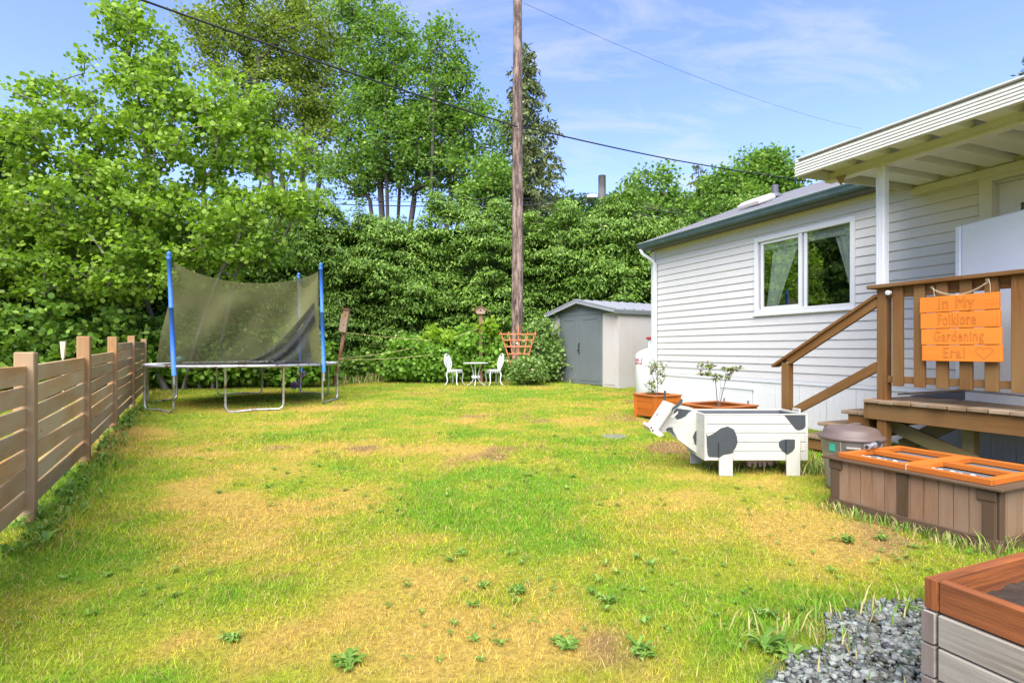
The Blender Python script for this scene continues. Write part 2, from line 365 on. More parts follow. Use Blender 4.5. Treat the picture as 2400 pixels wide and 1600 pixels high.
M['ground'] = col_mat('lawn_soil', .95, 0, 30); M['blade'] = col_mat('grass_blade', .6, .3); M['gravel'] = col_mat('crushed_rock', .8, 0, 60)
def shingle_mat():
    m, N, L, b = newmat('asphalt_shingle'); tc = N.new('ShaderNodeTexCoord'); n = noise(N, L, tc.outputs['Object'], 60, 4, .8); n2 = noise(N, L, tc.outputs['Object'], 3, 4, .6)
    r = ramp(N, [(.3, (.17, .165, .175)), (.7, (.34, .33, .345))]); L.new(n, r.inputs[0]); c = mixc(N, L, n2, r.outputs[0], (.27, .265, .275))
    L.new(c, b.inputs['Base Color']); b.inputs['Roughness'].default_value = .95; bump(N, L, n, b, .5, .004); return m
M['shingle'] = shingle_mat()
Y1 = (.115, .215, .012); Y2 = (.23, .37, .03); Y3 = (.36, .48, .05)
M['yardleaf'] = leafmat('hazel_leaf', [(0, (.09, .17, .015)), (.4, (.20, .34, .03)), (.8, (.34, .48, .06)), (1, (.46, .58, .12))], .45)
M['mapleleaf'] = leafmat('maple_leaf', [(0, (.09, .19, .03)), (.5, (.17, .31, .05)), (.85, (.27, .40, .07)), (1, (.38, .46, .11))], .45)
M['oliveleaf'] = leafmat('olive_brown_leaf', [(0, (.12, .18, .02)), (.5, (.24, .32, .05)), (1, (.38, .42, .10))], .45)
M['hedgeleaf'] = leafmat('hedge_leaf', [(0, (.035, .085, .01)), (.45, (.115, .225, .022)), (.8, (.23, .36, .045)), (1, (.38, .50, .10))], .25)
M['hedgecore'] = paint('hedge_core_shade', (.02, .038, .012), 1, .5, (.04, .045, .015), 8, .05)  # near-black green: the shade inside the hedge is put into this colour
M['conifer'] = leafmat('fir_needles', [(0, (.065, .10, .03)), (.6, (.15, .185, .06)), (1, (.27, .27, .10))], .15)
M['shrubleaf'] = leafmat('shrub_leaf', [(0, (.09, .22, .02)), (.5, (.20, .37, .04)), (1, (.34, .50, .08))], .4)
M['limeleaf'] = leafmat('lime_leaf', [(0, (.15, .30, .015)), (1, (.36, .50, .04))], .45)
M['roseleaf'] = leafmat('rose_leaf', [(0, (.09, .17, .03)), (.6, (.20, .32, .07)), (.9, (.34, .43, .14)), (1, (.75, .65, .5))], .35)
M['redleaf'] = leafmat('red_maple_leaf', [(0, (.16, .28, .04)), (.55, (.24, .30, .06)), (.75, (.12, .07, .06)), (1, (.25, .06, .07))], .35)
M['farleaf'] = leafmat('far_tree_leaf', [(0, (.05, .12, .03)), (1, (.14, .23, .07))], .3)
M['weedleaf'] = leafmat('weed_leaf', [(0, (.08, .17, .018)), (.7, (.17, .30, .04)), (1, (.28, .38, .09))], .3)
M['purple'] = paint('purple_petals', (.35, .12, .45), .7); M['yellowp'] = paint('yellow_petals', (.75, .50, .02), .6)

# ------------------------------------------------------------------ noise, ground colour
def vnoise(x, y, sc, seed):
    g = np.random.default_rng(seed).random((257, 257)); x = x/sc+100.3; y = y/sc+100.7
    xi = np.floor(x).astype(int); yi = np.floor(y).astype(int); fx = x-xi; fy = y-yi; fx = fx*fx*(3-2*fx); fy = fy*fy*(3-2*fy)
    a = g[xi % 257, yi % 257]; b = g[(xi+1) % 257, yi % 257]; c = g[xi % 257, (yi+1) % 257]; d = g[(xi+1) % 257, (yi+1) % 257]
    return (a*(1-fx)+b*fx)*(1-fy)+(c*(1-fx)+d*fx)*fy
def fbm(x, y, sc, seed): return .5*vnoise(x, y, sc, seed)+.3*vnoise(x, y, sc*.45, seed+1)+.2*vnoise(x, y, sc*.2, seed+2)
# dry (+) and lush (-) patches: pixel where they lie, radius along x and y in metres, strength
PATCH = [(690, 958, 1.5, .5, .5), (640, 1165, .7, .55, .45), (400, 1110, .6, .7, .15), (620, 1310, .45, .3, .3), (1010, 1330, .5, .35, .35), (780, 1480, .8, .28, .4), (1300, 1500, 1.2, .3, .35),
         (1950, 1260, .6, .5, .6), (1780, 1190, .5, .4, .3), (1850, 1350, .35, .25, .4), (960, 1035, 1.2, .7, .25), (1480, 990, 1.0, .9, .25), (1600, 1050, .5, .5, .3),
         (1200, 1130, .9, .9, -.45), (1300, 1240, .7, .45, -.35), (1150, 935, 2.2, 1.6, -.3), (140, 1330, .5, .6, -.35), (430, 1450, .3, .15, -.15), (1000, 1180, .7, .5, -.3), (250, 1100, .7, .9, -.2),
         (1650, 1400, .4, .3, -.1), (2050, 1400, .3, .2, -.35), (1750, 1480, .25, .15, -.2), (1300, 1000, 1.0, 1.0, -.15)]
PW = [(G(a, b), rx, ry, s) for a, b, rx, ry, s in PATCH]
def dry(x, y):
    d = .41+(fbm(x, y, 1.1, 5)-.5)*1.35+(vnoise(x, y, .30, 9)-.5)*.45+(vnoise(x, y, .09, 19)-.5)*.35
    for p, rx, ry, s in PW: d = d+s*np.exp(-((x-p.x)/rx)**2-((y-p.y)/ry)**2)
    return np.clip(d, 0, 1)
LUSH = np.array([(.19, .36, .02)]); MID = np.array([(.40, .43, .03)]); TAN = np.array([(.64, .44, .085)]); BROWN = np.array([(.36, .21, .11)])
def lawncol(x, y, j=0):
    d = dry(x, y)[:, None]; d = d+(vnoise(x, y, .05, 91)[:, None]-.5)*.35; a = np.clip(d/.5, 0, 1); b = np.clip((d-.5)/.38, 0, 1)
    c = (LUSH*(1-a)+MID*a)*(1-b)+TAN*b
    br = np.clip((vnoise(x, y, .5, 31)-.80)*7, 0, .8)[:, None]*(d > .5); c = c*(1-br)+BROWN*br
    return c
gc_ = [G(1985, 1560), G(2100, 1440), G(1860, 1640), G(2160, 1700)]
def gravel_mask(x, y):
    n = (vnoise(x, y, .16, 77)-.5)*.22+(vnoise(x, y, .05, 78)-.5)*.10
    return (x > .86+1.3*np.maximum(y-1.9, -.1)+n*1.6) & (y < 2.52+n) & (x > .5) & (y > .4)

# house frame: origin at the far corner, x along the wall towards the viewer, y into the house
HO = Vector((2.73, 10.6, 0)); HA = math.atan2(-.9201, .3917); HU = Vector((.3917, -.9201, 0)); HN = Vector((-.9201, -.3917, 0))
def hs(px, py, o=0.0): return hit(px, py, HO, HA, o)
def houseXY(x, y): return (x-HO.x)*HU.x+(y-HO.y)*HU.y, (x-HO.x)*HN.x+(y-HO.y)*HN.y

def ground():
    xs = np.concatenate([np.array([-600, -200, -80, -40]), np.arange(-24, -12, 1.5), np.arange(-12, 7, .12), np.arange(7, 24, 1.5), np.array([40, 80, 200, 600])])
    ys = np.concatenate([np.array([-600, -200, -60, -20, -8, -3]), np.arange(0, 22, .12), np.arange(22, 40, 2), np.array([60, 100, 200, 600])])
    X, Y = np.meshgrid(xs, ys, indexing='ij'); x = X.ravel(); y = Y.ravel()
    z = gz(x, y)+(fbm(x, y, .8, 3)-.5)*.02-.004; c = lawncol(x, y)*.66
    gm = gravel_mask(x, y); c[gm] = (.10, .11, .12); z[gm] -= .015
    far = (y > 18) | (x < -14) | (x > 10); c[far] = (.06, .07, .025)
    n, m = len(xs), len(ys); i = np.arange(n-1)[:, None]*m+np.arange(m-1)[None, :]; i = i.ravel()
    me = np_mesh('ground', np.stack([x, y, z], 1), np.stack([i, i+m, i+m+1, i+1], 1), col=c)
    tag(obj('ground', me, M['ground']), kind='structure')
ground()
def blades():
    Vs = []; Fs = []; Cs = []; n0 = 0
    bands = [(1.5, 2.6, 13000), (2.6, 4.2, 9000), (4.2, 7, 3900), (7, 11, 2200), (11, 17.6, 1000)]
    for ya, yb, dens in bands:
        xa, xb = -1.02*yb-.3, min(1.0*yb+.2, 6.5); n = int((xb-xa)*(yb-ya)*dens)
        x = rng.uniform(xa, xb, n); y = rng.uniform(ya, yb, n)
        keep = (np.abs(x) < y*.98+.2) & ~(gravel_mask(x, y) & (rng.random(n) > .04+.25*(vnoise(x, y, .1, 12) > .72)))
        s, o = houseXY(x, y); keep &= ~((o < 0) & (s > 0))
        keep &= ~((np.hypot(x+5.13, y-10.56) < 1.4) & (rng.random(n) < .4))
        d = dry(x, y); keep &= rng.random(n) < (1-.45*np.clip(d-.55, 0, 1)/.45)
        x = x[keep]; y = y[keep]; d = d[keep]; n = len(x)
        fence = np.exp(-((x+(3.0+ (y-3.61)*.585))/.28)**2)*(y > 3)      # taller along the fence foot
        edge = np.exp(-((y-16.6)/.6)**2)
        hgt = rng.gamma(5, .2, n)*(.006+.010*vnoise(x, y, .35, 21)+.006*(1-d))*(1+1.6*fence+1.2*edge)*(1+.04*y)
        w = (.0007+.0004*y)*rng.uniform(.7, 1.3, n)
        a = rng.uniform(0, 2*math.pi, n); lean = hgt*rng.uniform(.2, 1.3, n); la = rng.uniform(0, 2*math.pi, n)
        z = gz(x, y)-.004
        dx, dy = np.cos(a)*w, np.sin(a)*w; lx, ly = np.cos(la)*lean, np.sin(la)*lean
        c = lawncol(x, y)*(1+(vnoise(x, y, .06, 44)[:, None]-.5)*.35); rnd = rng.random(n)[:, None]
        dead = (rng.random(n) < .14+.25*d)[:, None]; c = np.where(dead, np.array([[.50, .38, .13]])*(.75+.4*rnd), c*(.72+.46*rnd))
        if ya < 7:
            V = np.stack([np.stack([x-dx, y-dy, z], 1), np.stack([x+dx, y+dy, z], 1), np.stack([x+dx*.7+lx*.4, y+dy*.7+ly*.4, z+hgt*.6], 1),
                          np.stack([x-dx*.7+lx*.4, y-dy*.7+ly*.4, z+hgt*.6], 1), np.stack([x+lx, y+ly, z+hgt], 1)], 1)
            b = np.arange(n)[:, None]*5+n0; F_ = np.concatenate([b+np.array([[0, 1, 2]]), b+np.array([[0, 2, 3]]), b+np.array([[3, 2, 4]])]); k = 5
        else:
            V = np.stack([np.stack([x-dx, y-dy, z], 1), np.stack([x+dx, y+dy, z], 1), np.stack([x+lx, y+ly, z+hgt], 1)], 1)
            F_ = np.arange(n)[:, None]*3+n0+np.array([[0, 1, 2]]); k = 3
        Vs.append(V.reshape(-1, 3)); Fs.append(F_); Cs.append(np.repeat(c, k, 0)); n0 += n*k
    me = np_mesh('grass', np.concatenate(Vs), np.concatenate(Fs), col=np.clip(np.concatenate(Cs), 0, 1))
    tag(obj('grass', me, M['blade']), 'patchy green and straw yellow lawn grass covering the whole yard', 'grass', kind='stuff')
blades()
def gravel():
    n = 11000; x = rng.uniform(.45, 2.1, n); y = rng.uniform(1.2, 2.5, n); k = gravel_mask(x, y); x, y = x[k], y[k]; n = len(x)
    r = rng.gamma(6, .0014, n)+.002
    base = np.array([(sx, sy, sz) for sx in (-1, 1) for sy in (-1, 1) for sz in (-1, 1)], float)
    V = base[None]*rng.uniform(.45, 1.15, (n, 8, 3))*r[:, None, None]*np.array([1.15, .9, .62])
    a = rng.uniform(0, 6.3, n); t = rng.uniform(-.7, .7, n); ca, sa, ct, st = np.cos(a)[:, None], np.sin(a)[:, None], np.cos(t)[:, None], np.sin(t)[:, None]
    X, Y, Z = V[..., 0], V[..., 1]*ct-V[..., 2]*st, V[..., 1]*st+V[..., 2]*ct
    V = np.stack([X*ca-Y*sa+x[:, None], X*sa+Y*ca+y[:, None], Z+(.0+rng.uniform(0, .022, n))[:, None]], -1)
    q = np.array([[0, 1, 3, 2], [4, 6, 7, 5], [0, 4, 5, 1], [2, 3, 7, 6], [0, 2, 6, 4], [1, 5, 7, 3]])
    Fq = (np.arange(n)[:, None, None]*8+q[None]).reshape(-1, 4)
    c = np.array([(.255, .27, .235)])*rng.uniform(.4, 1.75, (n, 1))*np.array([[1, 1, 1]])+rng.uniform(-.015, .02, (n, 3))
    me = np_mesh('gravel', V.reshape(-1, 3), Fq, col=np.clip(np.repeat(c, 8, 0), .02, .9))
    tag(obj('gravel', me, M['gravel']), 'patch of blue grey crushed gravel beside the near raised bed', 'gravel', kind='stuff')
gravel()

# ------------------------------------------------------------------ foliage
LEAFR = np.array([(0, 0, 0), (.42, .25, .06), (.46, .68, .03), (0, 1, -.12), (-.46, .68, .03), (-.42, .25, .06)])     # rounded leaf
LEAFN = np.array([(0, 0, 0), (.16, .25, .03), (.15, .6, .02), (0, 1, -.08), (-.15, .6, .02), (-.16, .25, .03)])      # narrow leaf
LEAF4 = np.array([(0, 0, 0), (.19, .42, .03), (0, 1, -.1), (-.19, .42, .03)])
LEAFB = np.array([(0, 0, 0), (.44, .5, .06), (0, 1, -.1), (-.44, .5, .06)])     # plain leaf for far crowns
LEAFM = np.array([(0, 0, 0), (.62, .15, .08), (.30, .6, .04), (0, 1.05, -.1), (-.30, .6, .04), (-.62, .15, .08)])    # lobed leaf
def leaves(P, size, T, up=.6, droop=0.0, seed=0, out=None, jit=.35):
    """P (n,3) leaf positions -> verts, faces, tints. up: how level the blades lie."""
    g = np.random.default_rng(seed); n = len(P)
    nrm = g.normal(size=(n, 3)); nrm /= np.linalg.norm(nrm, axis=1)[:, None]; nrm = nrm*(1-up)+np.array([0, 0, 1])*up
    if out is not None: nrm = nrm+out*.5
    nrm /= np.linalg.norm(nrm, axis=1)[:, None]
    d = g.normal(size=(n, 3)); 
    if out is not None: d = d*.7+out*1.0
    d[:, 2] -= droop; d -= nrm*(d*nrm).sum(1)[:, None]; d /= np.linalg.norm(d, axis=1)[:, None]+1e-9
    s = np.cross(d, nrm); sz = size*g.uniform(1-jit, 1+jit, n)
    V = P[:, None]+(s[:, None]*T[None, :, 0:1]+d[:, None]*T[None, :, 1:2]+nrm[:, None]*T[None, :, 2:3])*sz[:, None, None]
    m = len(T); b = np.arange(n)[:, None]*m; Fq = b+np.array([[0, 1, 2, 3]])
    if m == 6: Fq = np.concatenate([Fq, b+np.array([[0, 3, 4, 5]])])
    return V.reshape(-1, 3), Fq, np.repeat(np.clip(g.normal(.5, .22, n), 0, 1), m)
def leaf_obj(name, P, size, T, mat, parent, up=.6, droop=0., seed=0, out=None, kind='stuff', jit=.35):
    V, Fq, t = leaves(P, size, T, up, droop, seed, out, jit); o = obj(name, np_mesh(name, V, Fq, tint=t), mat, parent)
    if kind: o['kind'] = kind
    return o
def in_ell(P, ells):
    k = np.zeros(len(P), bool)
    for (c, r) in ells: k |= (((P-np.array(c))/np.array(r))**2).sum(1) < 1
    return k
def sample_ells(ells, n, g, shell=.35, gap=None):
    w = np.array([r[0]*r[1]*r[2] for c, r in ells])**.8; w /= w.sum(); out = []
    for (c, r), m in zip(ells, (w*n).astype(int)+1):
        d = g.normal(size=(m, 3)); d /= np.linalg.norm(d, axis=1)[:, None]; rad = (shell+(1-shell)*g.random(m))**.6
        out.append(np.array(c)+d*rad[:, None]*np.array(r))
    return np.concatenate(out)
def branches(stems, tips, g, seg=.35, bend=.25, rmin=.006, rexp=.47, upw=.0):
    P = []; par = []
    for st in stems:
        for i, p in enumerate(st): P.append(np.array(p, float)); par.append(-1 if i == 0 else len(P)-2)
    base = P[0]; order = np.argsort(np.linalg.norm(tips-base, axis=1)); arr = np.array(P); tipidx = []
    n_st = [i for i in range(len(P)) if i >= 2]
    for t in tips[order]:
        d = np.linalg.norm(arr-t, axis=1)+.6*np.maximum(0, arr[:, 2]-t[2]+.05)+1e3*(np.arange(len(arr)) < 1)
        j = int(np.argmin(d)); L = np.linalg.norm(arr[j]-t); k = max(2, int(L/seg)); prev = j
        mid = (arr[j]+t)/2+g.normal(size=3)*L*bend*.4+np.array([0, 0, upw*L]); new = []
        for q in range(1, k+1):
            u = q/k; p = arr[j]*(1-u)**2+2*mid*u*(1-u)+t*u*u; new.append(p); par.append(prev); prev = len(P); P.append(p)
        arr = np.concatenate([arr, np.array(new)]); tipidx.append(prev)
    n = len(P); cnt = np.zeros(n); 
    for i in tipidx: cnt[i] += 1
    for i in range(n-1, -1, -1):
        if par[i] >= 0: cnt[par[i]] += cnt[i]
    rad = rmin*np.maximum(cnt, 1)**rexp
    return arr, np.array(par), rad, tipidx
def branch_mesh(arr, par, rad, n=5):
    idx = np.where(par >= 0)[0]; a = arr[par[idx]]; b = arr[idx]; ra = np.minimum(rad[par[idx]], rad[idx]*1.5); rb = rad[idx]
    d = b-a; d /= np.linalg.norm(d, axis=1)[:, None]+1e-9; ref = np.where(np.abs(d[:, 2:3]) < .9, np.array([[0, 0, 1.]]), np.array([[1., 0, 0]]))
    u = np.cross(d, ref); u /= np.linalg.norm(u, axis=1)[:, None]; v = np.cross(d, u); V = []
    for (p, r) in ((a, ra), (b+d*rb[:, None]*.3, rb)):
        for k in range(n):
            t = 2*math.pi*k/n; V.append(p+(u*math.cos(t)+v*math.sin(t))*r[:, None])
    V = np.stack(V, 1); m = len(idx); b0 = np.arange(m)[:, None]*2*n
    Fq = np.concatenate([b0+np.array([[k, (k+1) % n, n+(k+1) % n, n+k]]) for k in range(n)])
    return V.reshape(-1, 3), Fq
def tree(name, label, cat, stems, ells, ntips, per, lsize, T, leaf, bk, spread, group=None, seed=1, up=.5, droop=0., seg=.35, rmin=.006, shell=.3, rexp=.47, upw=.05, jit=.35, along=2):
    g = np.random.default_rng(seed); tips = sample_ells(ells, ntips, g, shell)
    arr, par, rad, ti = branches(stems, tips, g, seg, .25, rmin, rexp, upw)
    b = Vector(stems[0][0]); root = thing(name, label, cat, b, 0, group); bo = np.array(b)
    V, Fq = branch_mesh(arr-bo, par, rad); obj('trunk', np_mesh('trunk', V, Fq), bk, root)
    cent = []
    for i in ti:
        j = i
        for a in range(along):
            cent.append(arr[j]); j = par[j]
            if j < 0: break
    cent = np.array(cent)-bo; P = np.repeat(cent, per, 0)+g.normal(size=(len(cent)*per, 3))*np.array([spread, spread, spread*.6])
    P = P[P[:, 2]+b.z > .1+.02*12]
    o = leaf_obj('crown', P, lsize, T, leaf, root, up, droop, seed, jit=jit, kind=None); return root
def E(px, py, rx, ry, Y, dy=0.0, ryd=None):          # ellipsoid centred on a pixel, radii in pixels, at distance Y
    c = at(px, py, Y+dy); return ((c.x, c.y, c.z), (rx*Y/F, ryd or rx*Y/F*.8, ry*Y/F))

# --- hedge
def hedge():
    root = thing('hedge', 'tall dense dark green hedge closing off the back of the yard', 'hedge', (0, 17.6, 0))
    # centre line of the face from the left side of the yard round to behind the house
    path = [(-12.6, 3.5), (-12.9, 9), (-12.2, 14.2), (-9.5, 16.6), (-4, 17.2), (0, 17.3), (4, 17.4), (9, 18.2), (14, 19.5)]
    seg = [(Vector(path[i]), Vector(path[i+1])) for i in range(len(path)-1)]; lens = [(b-a).length for a, b in seg]; T = sum(lens)
    g = np.random.default_rng(5)
    TOPL = [False]
    def top(x): 
        return 5.35+(1.9 if x < -8.2 and x > -30 and TOPL[0] else 0)+.35*math.sin(x*1.3+1)+.25*math.sin(x*3.1)+.2*math.sin(x*5.7+2)
    C_, O_, S_ = [], [], []
    n = 5400
    for q in range(n):
        t = g.random()*T; k = 0
        while t > lens[k]: t -= lens[k]; k += 1
        a, b = seg[k]; p = a+(b-a)*(t/lens[k]); d = (b-a).normalized(); nn = Vector((d.y, -d.x))
        TOPL[0] = k < 2; zt = top(p.x+p.y*.4); z = g.random()*(zt+.1)+.15; z += .045*math.sin(2*math.pi*z/.46+p.x*.9+2*math.sin(p.x*1.7))
        off = .25*math.sin(p.x*2.1+z*.7)+.2*math.sin(z*3.3+p.x*.9)+g.normal()*.24
        if z > zt-.7: off -= (z-zt+.7)*.9*g.random()
        C_.append((p.x+nn.x*off, p.y+nn.y*off-17.6, z)); O_.append((nn.x, nn.y, -.25)); S_.append(g.uniform(.24, .46))
    for q in range(1300):                                   # feathery top
        t = g.random()*T; k = 0
        while t > lens[k]: t -= lens[k]; k += 1
        a, b = seg[k]; p = a+(b-a)*(t/lens[k]); d = (b-a).normalized(); nn = Vector((d.y, -d.x)); TOPL[0] = k < 2; zt = top(p.x+p.y*.4)
        C_.append((p.x-nn.x*g.random()*1.2, p.y-nn.y*g.random()*1.2-17.6, zt-.15+g.random()**2*(.55+.5*max(0, math.sin(p.x*1.9+.5))**6))); O_.append((0, -.2, .9)); S_.append(g.uniform(.18, .3))
    C_ = np.array(C_); O_ = np.array(O_); S_ = np.array(S_); per = 66
    P = np.repeat(C_, per, 0); s = np.repeat(S_, per)[:, None]; o = np.repeat(O_, per, 0)
    loc = g.normal(size=(len(P), 3)); loc /= np.linalg.norm(loc, axis=1)[:, None]; loc *= (g.random(len(P))**.4)[:, None]
    loc[:, 2] *= .30; dist = (loc*o).sum(1); loc[:, 2] -= .35*np.clip((loc[:, :2]**2).sum(1), 0, 1)
    P = P+loc*s*1.15; out = loc*np.array([1, 1, .5]); out /= np.linalg.norm(out, axis=1)[:, None]+1e-6; out = out+o*.3
    k = P[:, 2] > gz(0, 17)+.03; V, Fq, t = leaves(P[k], .115, LEAF4, .62, .35, 3, out[k], .4)
    f = obj('foliage', np_mesh('foliage', V, Fq, tint=t), M['hedgeleaf'], root); f['kind'] = 'stuff'
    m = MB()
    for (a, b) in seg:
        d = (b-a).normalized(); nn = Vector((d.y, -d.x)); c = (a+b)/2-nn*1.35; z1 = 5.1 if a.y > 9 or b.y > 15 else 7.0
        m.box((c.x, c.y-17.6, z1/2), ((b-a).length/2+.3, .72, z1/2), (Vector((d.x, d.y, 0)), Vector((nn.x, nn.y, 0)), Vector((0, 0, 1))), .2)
    m.build('shade_core', M['hedgecore'], root)  # solid boxes behind the leaves, coloured dark for the hedge's shaded inside
hedge()
# --- yard tree left
YB = (-8.0, 13.4, .18)
def stem(b, tip, n=8, bow=.0, r=0):
    b = np.array(b, float); t = np.array(tip, float); return [b+(t-b)*u+np.array([0, 0, bow*math.sin(math.pi*u)]) for u in np.linspace(0, 1, n)]
tree('hazel_tree', 'broad lime green tree with round leaves and many stems behind the trampoline', 'tree',
     [stem(YB, at(400, 470, 13.2), 9, .2), stem(YB, at(330, 300, 12.6), 9, .2), stem((-7.6, 13.3, .18), at(480, 260, 13), 9), stem((-8.3, 13.5, .18), at(200, 420, 12.5), 9, .5),
      stem((-7.3, 13.3, .18), at(610, 430, 12.6), 9, .3), stem((-7.9, 13.1, .18), at(560, 560, 12), 8, .4), stem((-8.3, 13.1, .18), at(150, 620, 11.8), 8, .6)],
     [E(330, 230, 150, 130, 12.8), E(150, 330, 160, 110, 12.6), E(480, 330, 170, 150, 12.8), E(230, 480, 210, 120, 12.4), E(40, 460, 90, 110, 12.4), E(600, 520, 130, 110, 12.5),
      E(330, 120, 90, 100, 13), E(290, 40, 60, 60, 13), E(110, 210, 70, 40, 12.6), E(450, 560, 190, 110, 12.3), E(160, 640, 170, 80, 12), E(330, 640, 120, 60, 12),
      E(60, 560, 110, 100, 12.2), E(660, 360, 70, 90, 12.8), E(720, 480, 50, 60, 12.8), E(560, 240, 80, 80, 12.8)],
     950, 20, .092, LEAFR, M['yardleaf'], M['barkgrey'], .145, seed=4, up=.45, droop=.5, seg=.4, rmin=.008, shell=.2, upw=.08, rexp=.40)
# low leafy shrubs under the tree, behind the fence and trampoline
def shrub(name, label, cat, p, r, h, n, size, mat, T=LEAFR, seed=3, group=None, stems=5, shell=.4, up=.4, spread=.12, per=12, bk=None, blobs=None):
    g = np.random.default_rng(seed); b = Vector(p)
    ells = blobs or [((b.x, b.y, b.z+h*.55), (r, r*.7, h*.5)), ((b.x-r*.5, b.y, b.z+h*.35), (r*.6, r*.5, h*.32)), ((b.x+r*.5, b.y, b.z+h*.38), (r*.6, r*.5, h*.36))]
    st = [stem((b.x+g.normal()*.05, b.y, b.z-.03), (b.x+g.uniform(-r, r)*.5, b.y+g.uniform(-r, r)*.3, b.z+h*.55), 5) for _ in range(stems)]
    return tree(name, label, cat, st, ells, n, per, size, T, mat, bk or M['barkdark'], spread, group, seed, up, .2, .15, .003, shell, .45, .05)
k = 0
for (px, py, Y, r, h, mt, lb) in [(60, 800, 11.2, 1.2, 2.0, 'hedgeleaf', 'dark leafy shrub behind the nearest fence panels at far left'),
                                  (240, 790, 12.5, 1.1, 2.2, 'hedgeleaf', 'dark leafy shrub behind the fence under the bright tree'),
                                  (420, 880, 13.4, 1.0, 1.9, 'shrubleaf', 'mid green shrub behind the left legs of the trampoline'),
                                  (560, 880, 13.6, 1.0, 1.6, 'hedgeleaf', 'dark green shrub behind the middle of the trampoline'),
                                  (690, 880, 13.8, .9, 1.5, 'shrubleaf', 'green shrub behind the right side of the trampoline')]:
    p = at(px, py, Y); k += 1
    shrub('leafy_shrub', lb, 'shrub', (p.x, Y, gz(0, Y)), r, h, 170, .12, M[mt], seed=30+k, group='shrubs behind the fence and trampoline')

# --- background trees beyond the hedge
def bgtree(name, lb, cat, base, stems, ells, n, per, ls, lm, sp, seed, T=LEAFB, group='tall trees beyond the hedge', **kw):
    tree(name, lb, cat, stems, ells, n, per, ls, T, M[lm], M['barkdark'], sp, group, seed, **kw)
Yb = 30
def bs(px, tips, Y=Yb, base=820): b = at(px, base, Y); b = (b.x, Y, .4); return [stem(b, at(tx, ty, Y+dy), 9) for tx, ty, dy in tips]
bgtree('broadleaf_tree', 'olive green tall tree rising behind the lime green yard tree', 'tree', 0, bs(690, [(650, 250, 0), (720, 160, 1), (600, 180, -1), (770, 260, 0)]),
       [E(560, 110, 130, 110, Yb), E(700, 90, 130, 110, Yb), E(640, 230, 140, 90, Yb), E(760, 190, 90, 130, Yb), E(760, 340, 100, 90, Yb), E(500, 60, 80, 60, Yb), E(640, 10, 150, 60, Yb), E(560, 330, 90, 90, Yb)],
       800, 24, .15, 'oliveleaf', .31, 41, seg=.7, rmin=.013, shell=.25)
bgtree('broadleaf_tree', 'bright green maple with several dark trunks above the middle of the hedge', 'tree', 0, bs(915, [(880, 250, 0), (950, 180, 1), (900, 120, -1), (1000, 260, 0), (850, 340, 0)], 28),
       [E(890, 110, 100, 110, 28), E(950, 210, 110, 100, 28), E(860, 240, 90, 90, 28), E(920, 330, 130, 90, 28), E(1010, 330, 90, 90, 28), E(840, 400, 100, 60, 28), E(960, 400, 110, 60, 28), E(850, 30, 90, 50, 28)],
       720, 22, .155, 'mapleleaf', .29, 42, seg=.7, rmin=.012, shell=.25)
bgtree('broadleaf_tree', 'thin open crowned maple with brownish leaves left of the utility pole', 'tree', 0, bs(1000, [(1040, 220, 0), (1080, 300, 1), (1020, 120, -1), (1100, 400, 0)], 27),
       [E(1040, 120, 70, 90, 27), E(1070, 220, 90, 90, 27), E(1120, 300, 70, 80, 27), E(1090, 400, 100, 60, 27), E(1040, 320, 80, 90, 27), E(1150, 380, 50, 60, 27)],
       340, 19, .15, 'mapleleaf', .28, 43, seg=.7, rmin=.012, shell=.2)
bgtree('broadleaf_tree', 'sparse tree with drooping twigs above the hedge right of the stub pole', 'tree', 0, bs(1530, [(1520, 430, 0), (1560, 410, 1), (1490, 450, -1)], 27),
       [E(1530, 430, 65, 50, 27), E(1480, 470, 50, 30, 27), E(1580, 470, 60, 40, 27), E(1530, 500, 110, 30, 27), E(1570, 395, 20, 15, 27)], 190, 13, .16, 'mapleleaf', .26, 44, seg=.6, rmin=.014, shell=.2)
bgtree('broadleaf_tree', 'rounded bright green tree behind the house roof ridge', 'tree', 0, bs(1770, [(1770, 400, 0), (1820, 390, 1), (1710, 420, -1)], 26),
       [E(1790, 400, 75, 50, 26), E(1700, 440, 65, 45, 26), E(1830, 430, 60, 40, 26), E(1750, 480, 110, 40, 26), E(1810, 368, 35, 22, 26), E(1670, 500, 60, 30, 26)], 360, 22, .16, 'mapleleaf', .28, 45, seg=.6, rmin=.016, shell=.3)
bgtree('broadleaf_tree', 'low green tree seen through the gap left of the lime green tree', 'tree', 0, bs(20, [(20, 500, 0), (80, 520, 0)], 24),
       [E(20, 520, 90, 60, 24), E(120, 560, 90, 50, 24), E(-60, 560, 80, 80, 24)], 200, 12, .22, 'farleaf', .34, 46, seg=.6, rmin=.016)
bgtree('broadleaf_tree', 'small yellow green tree just left of the tall fir above the hedge', 'tree', 0, bs(1150, [(1150, 440, 0), (1180, 400, 1)], 25),
       [E(1160, 420, 45, 60, 25), E(1120, 460, 60, 30, 25)], 140, 16, .15, 'mapleleaf', .28, 47, seg=.6, rmin=.014)
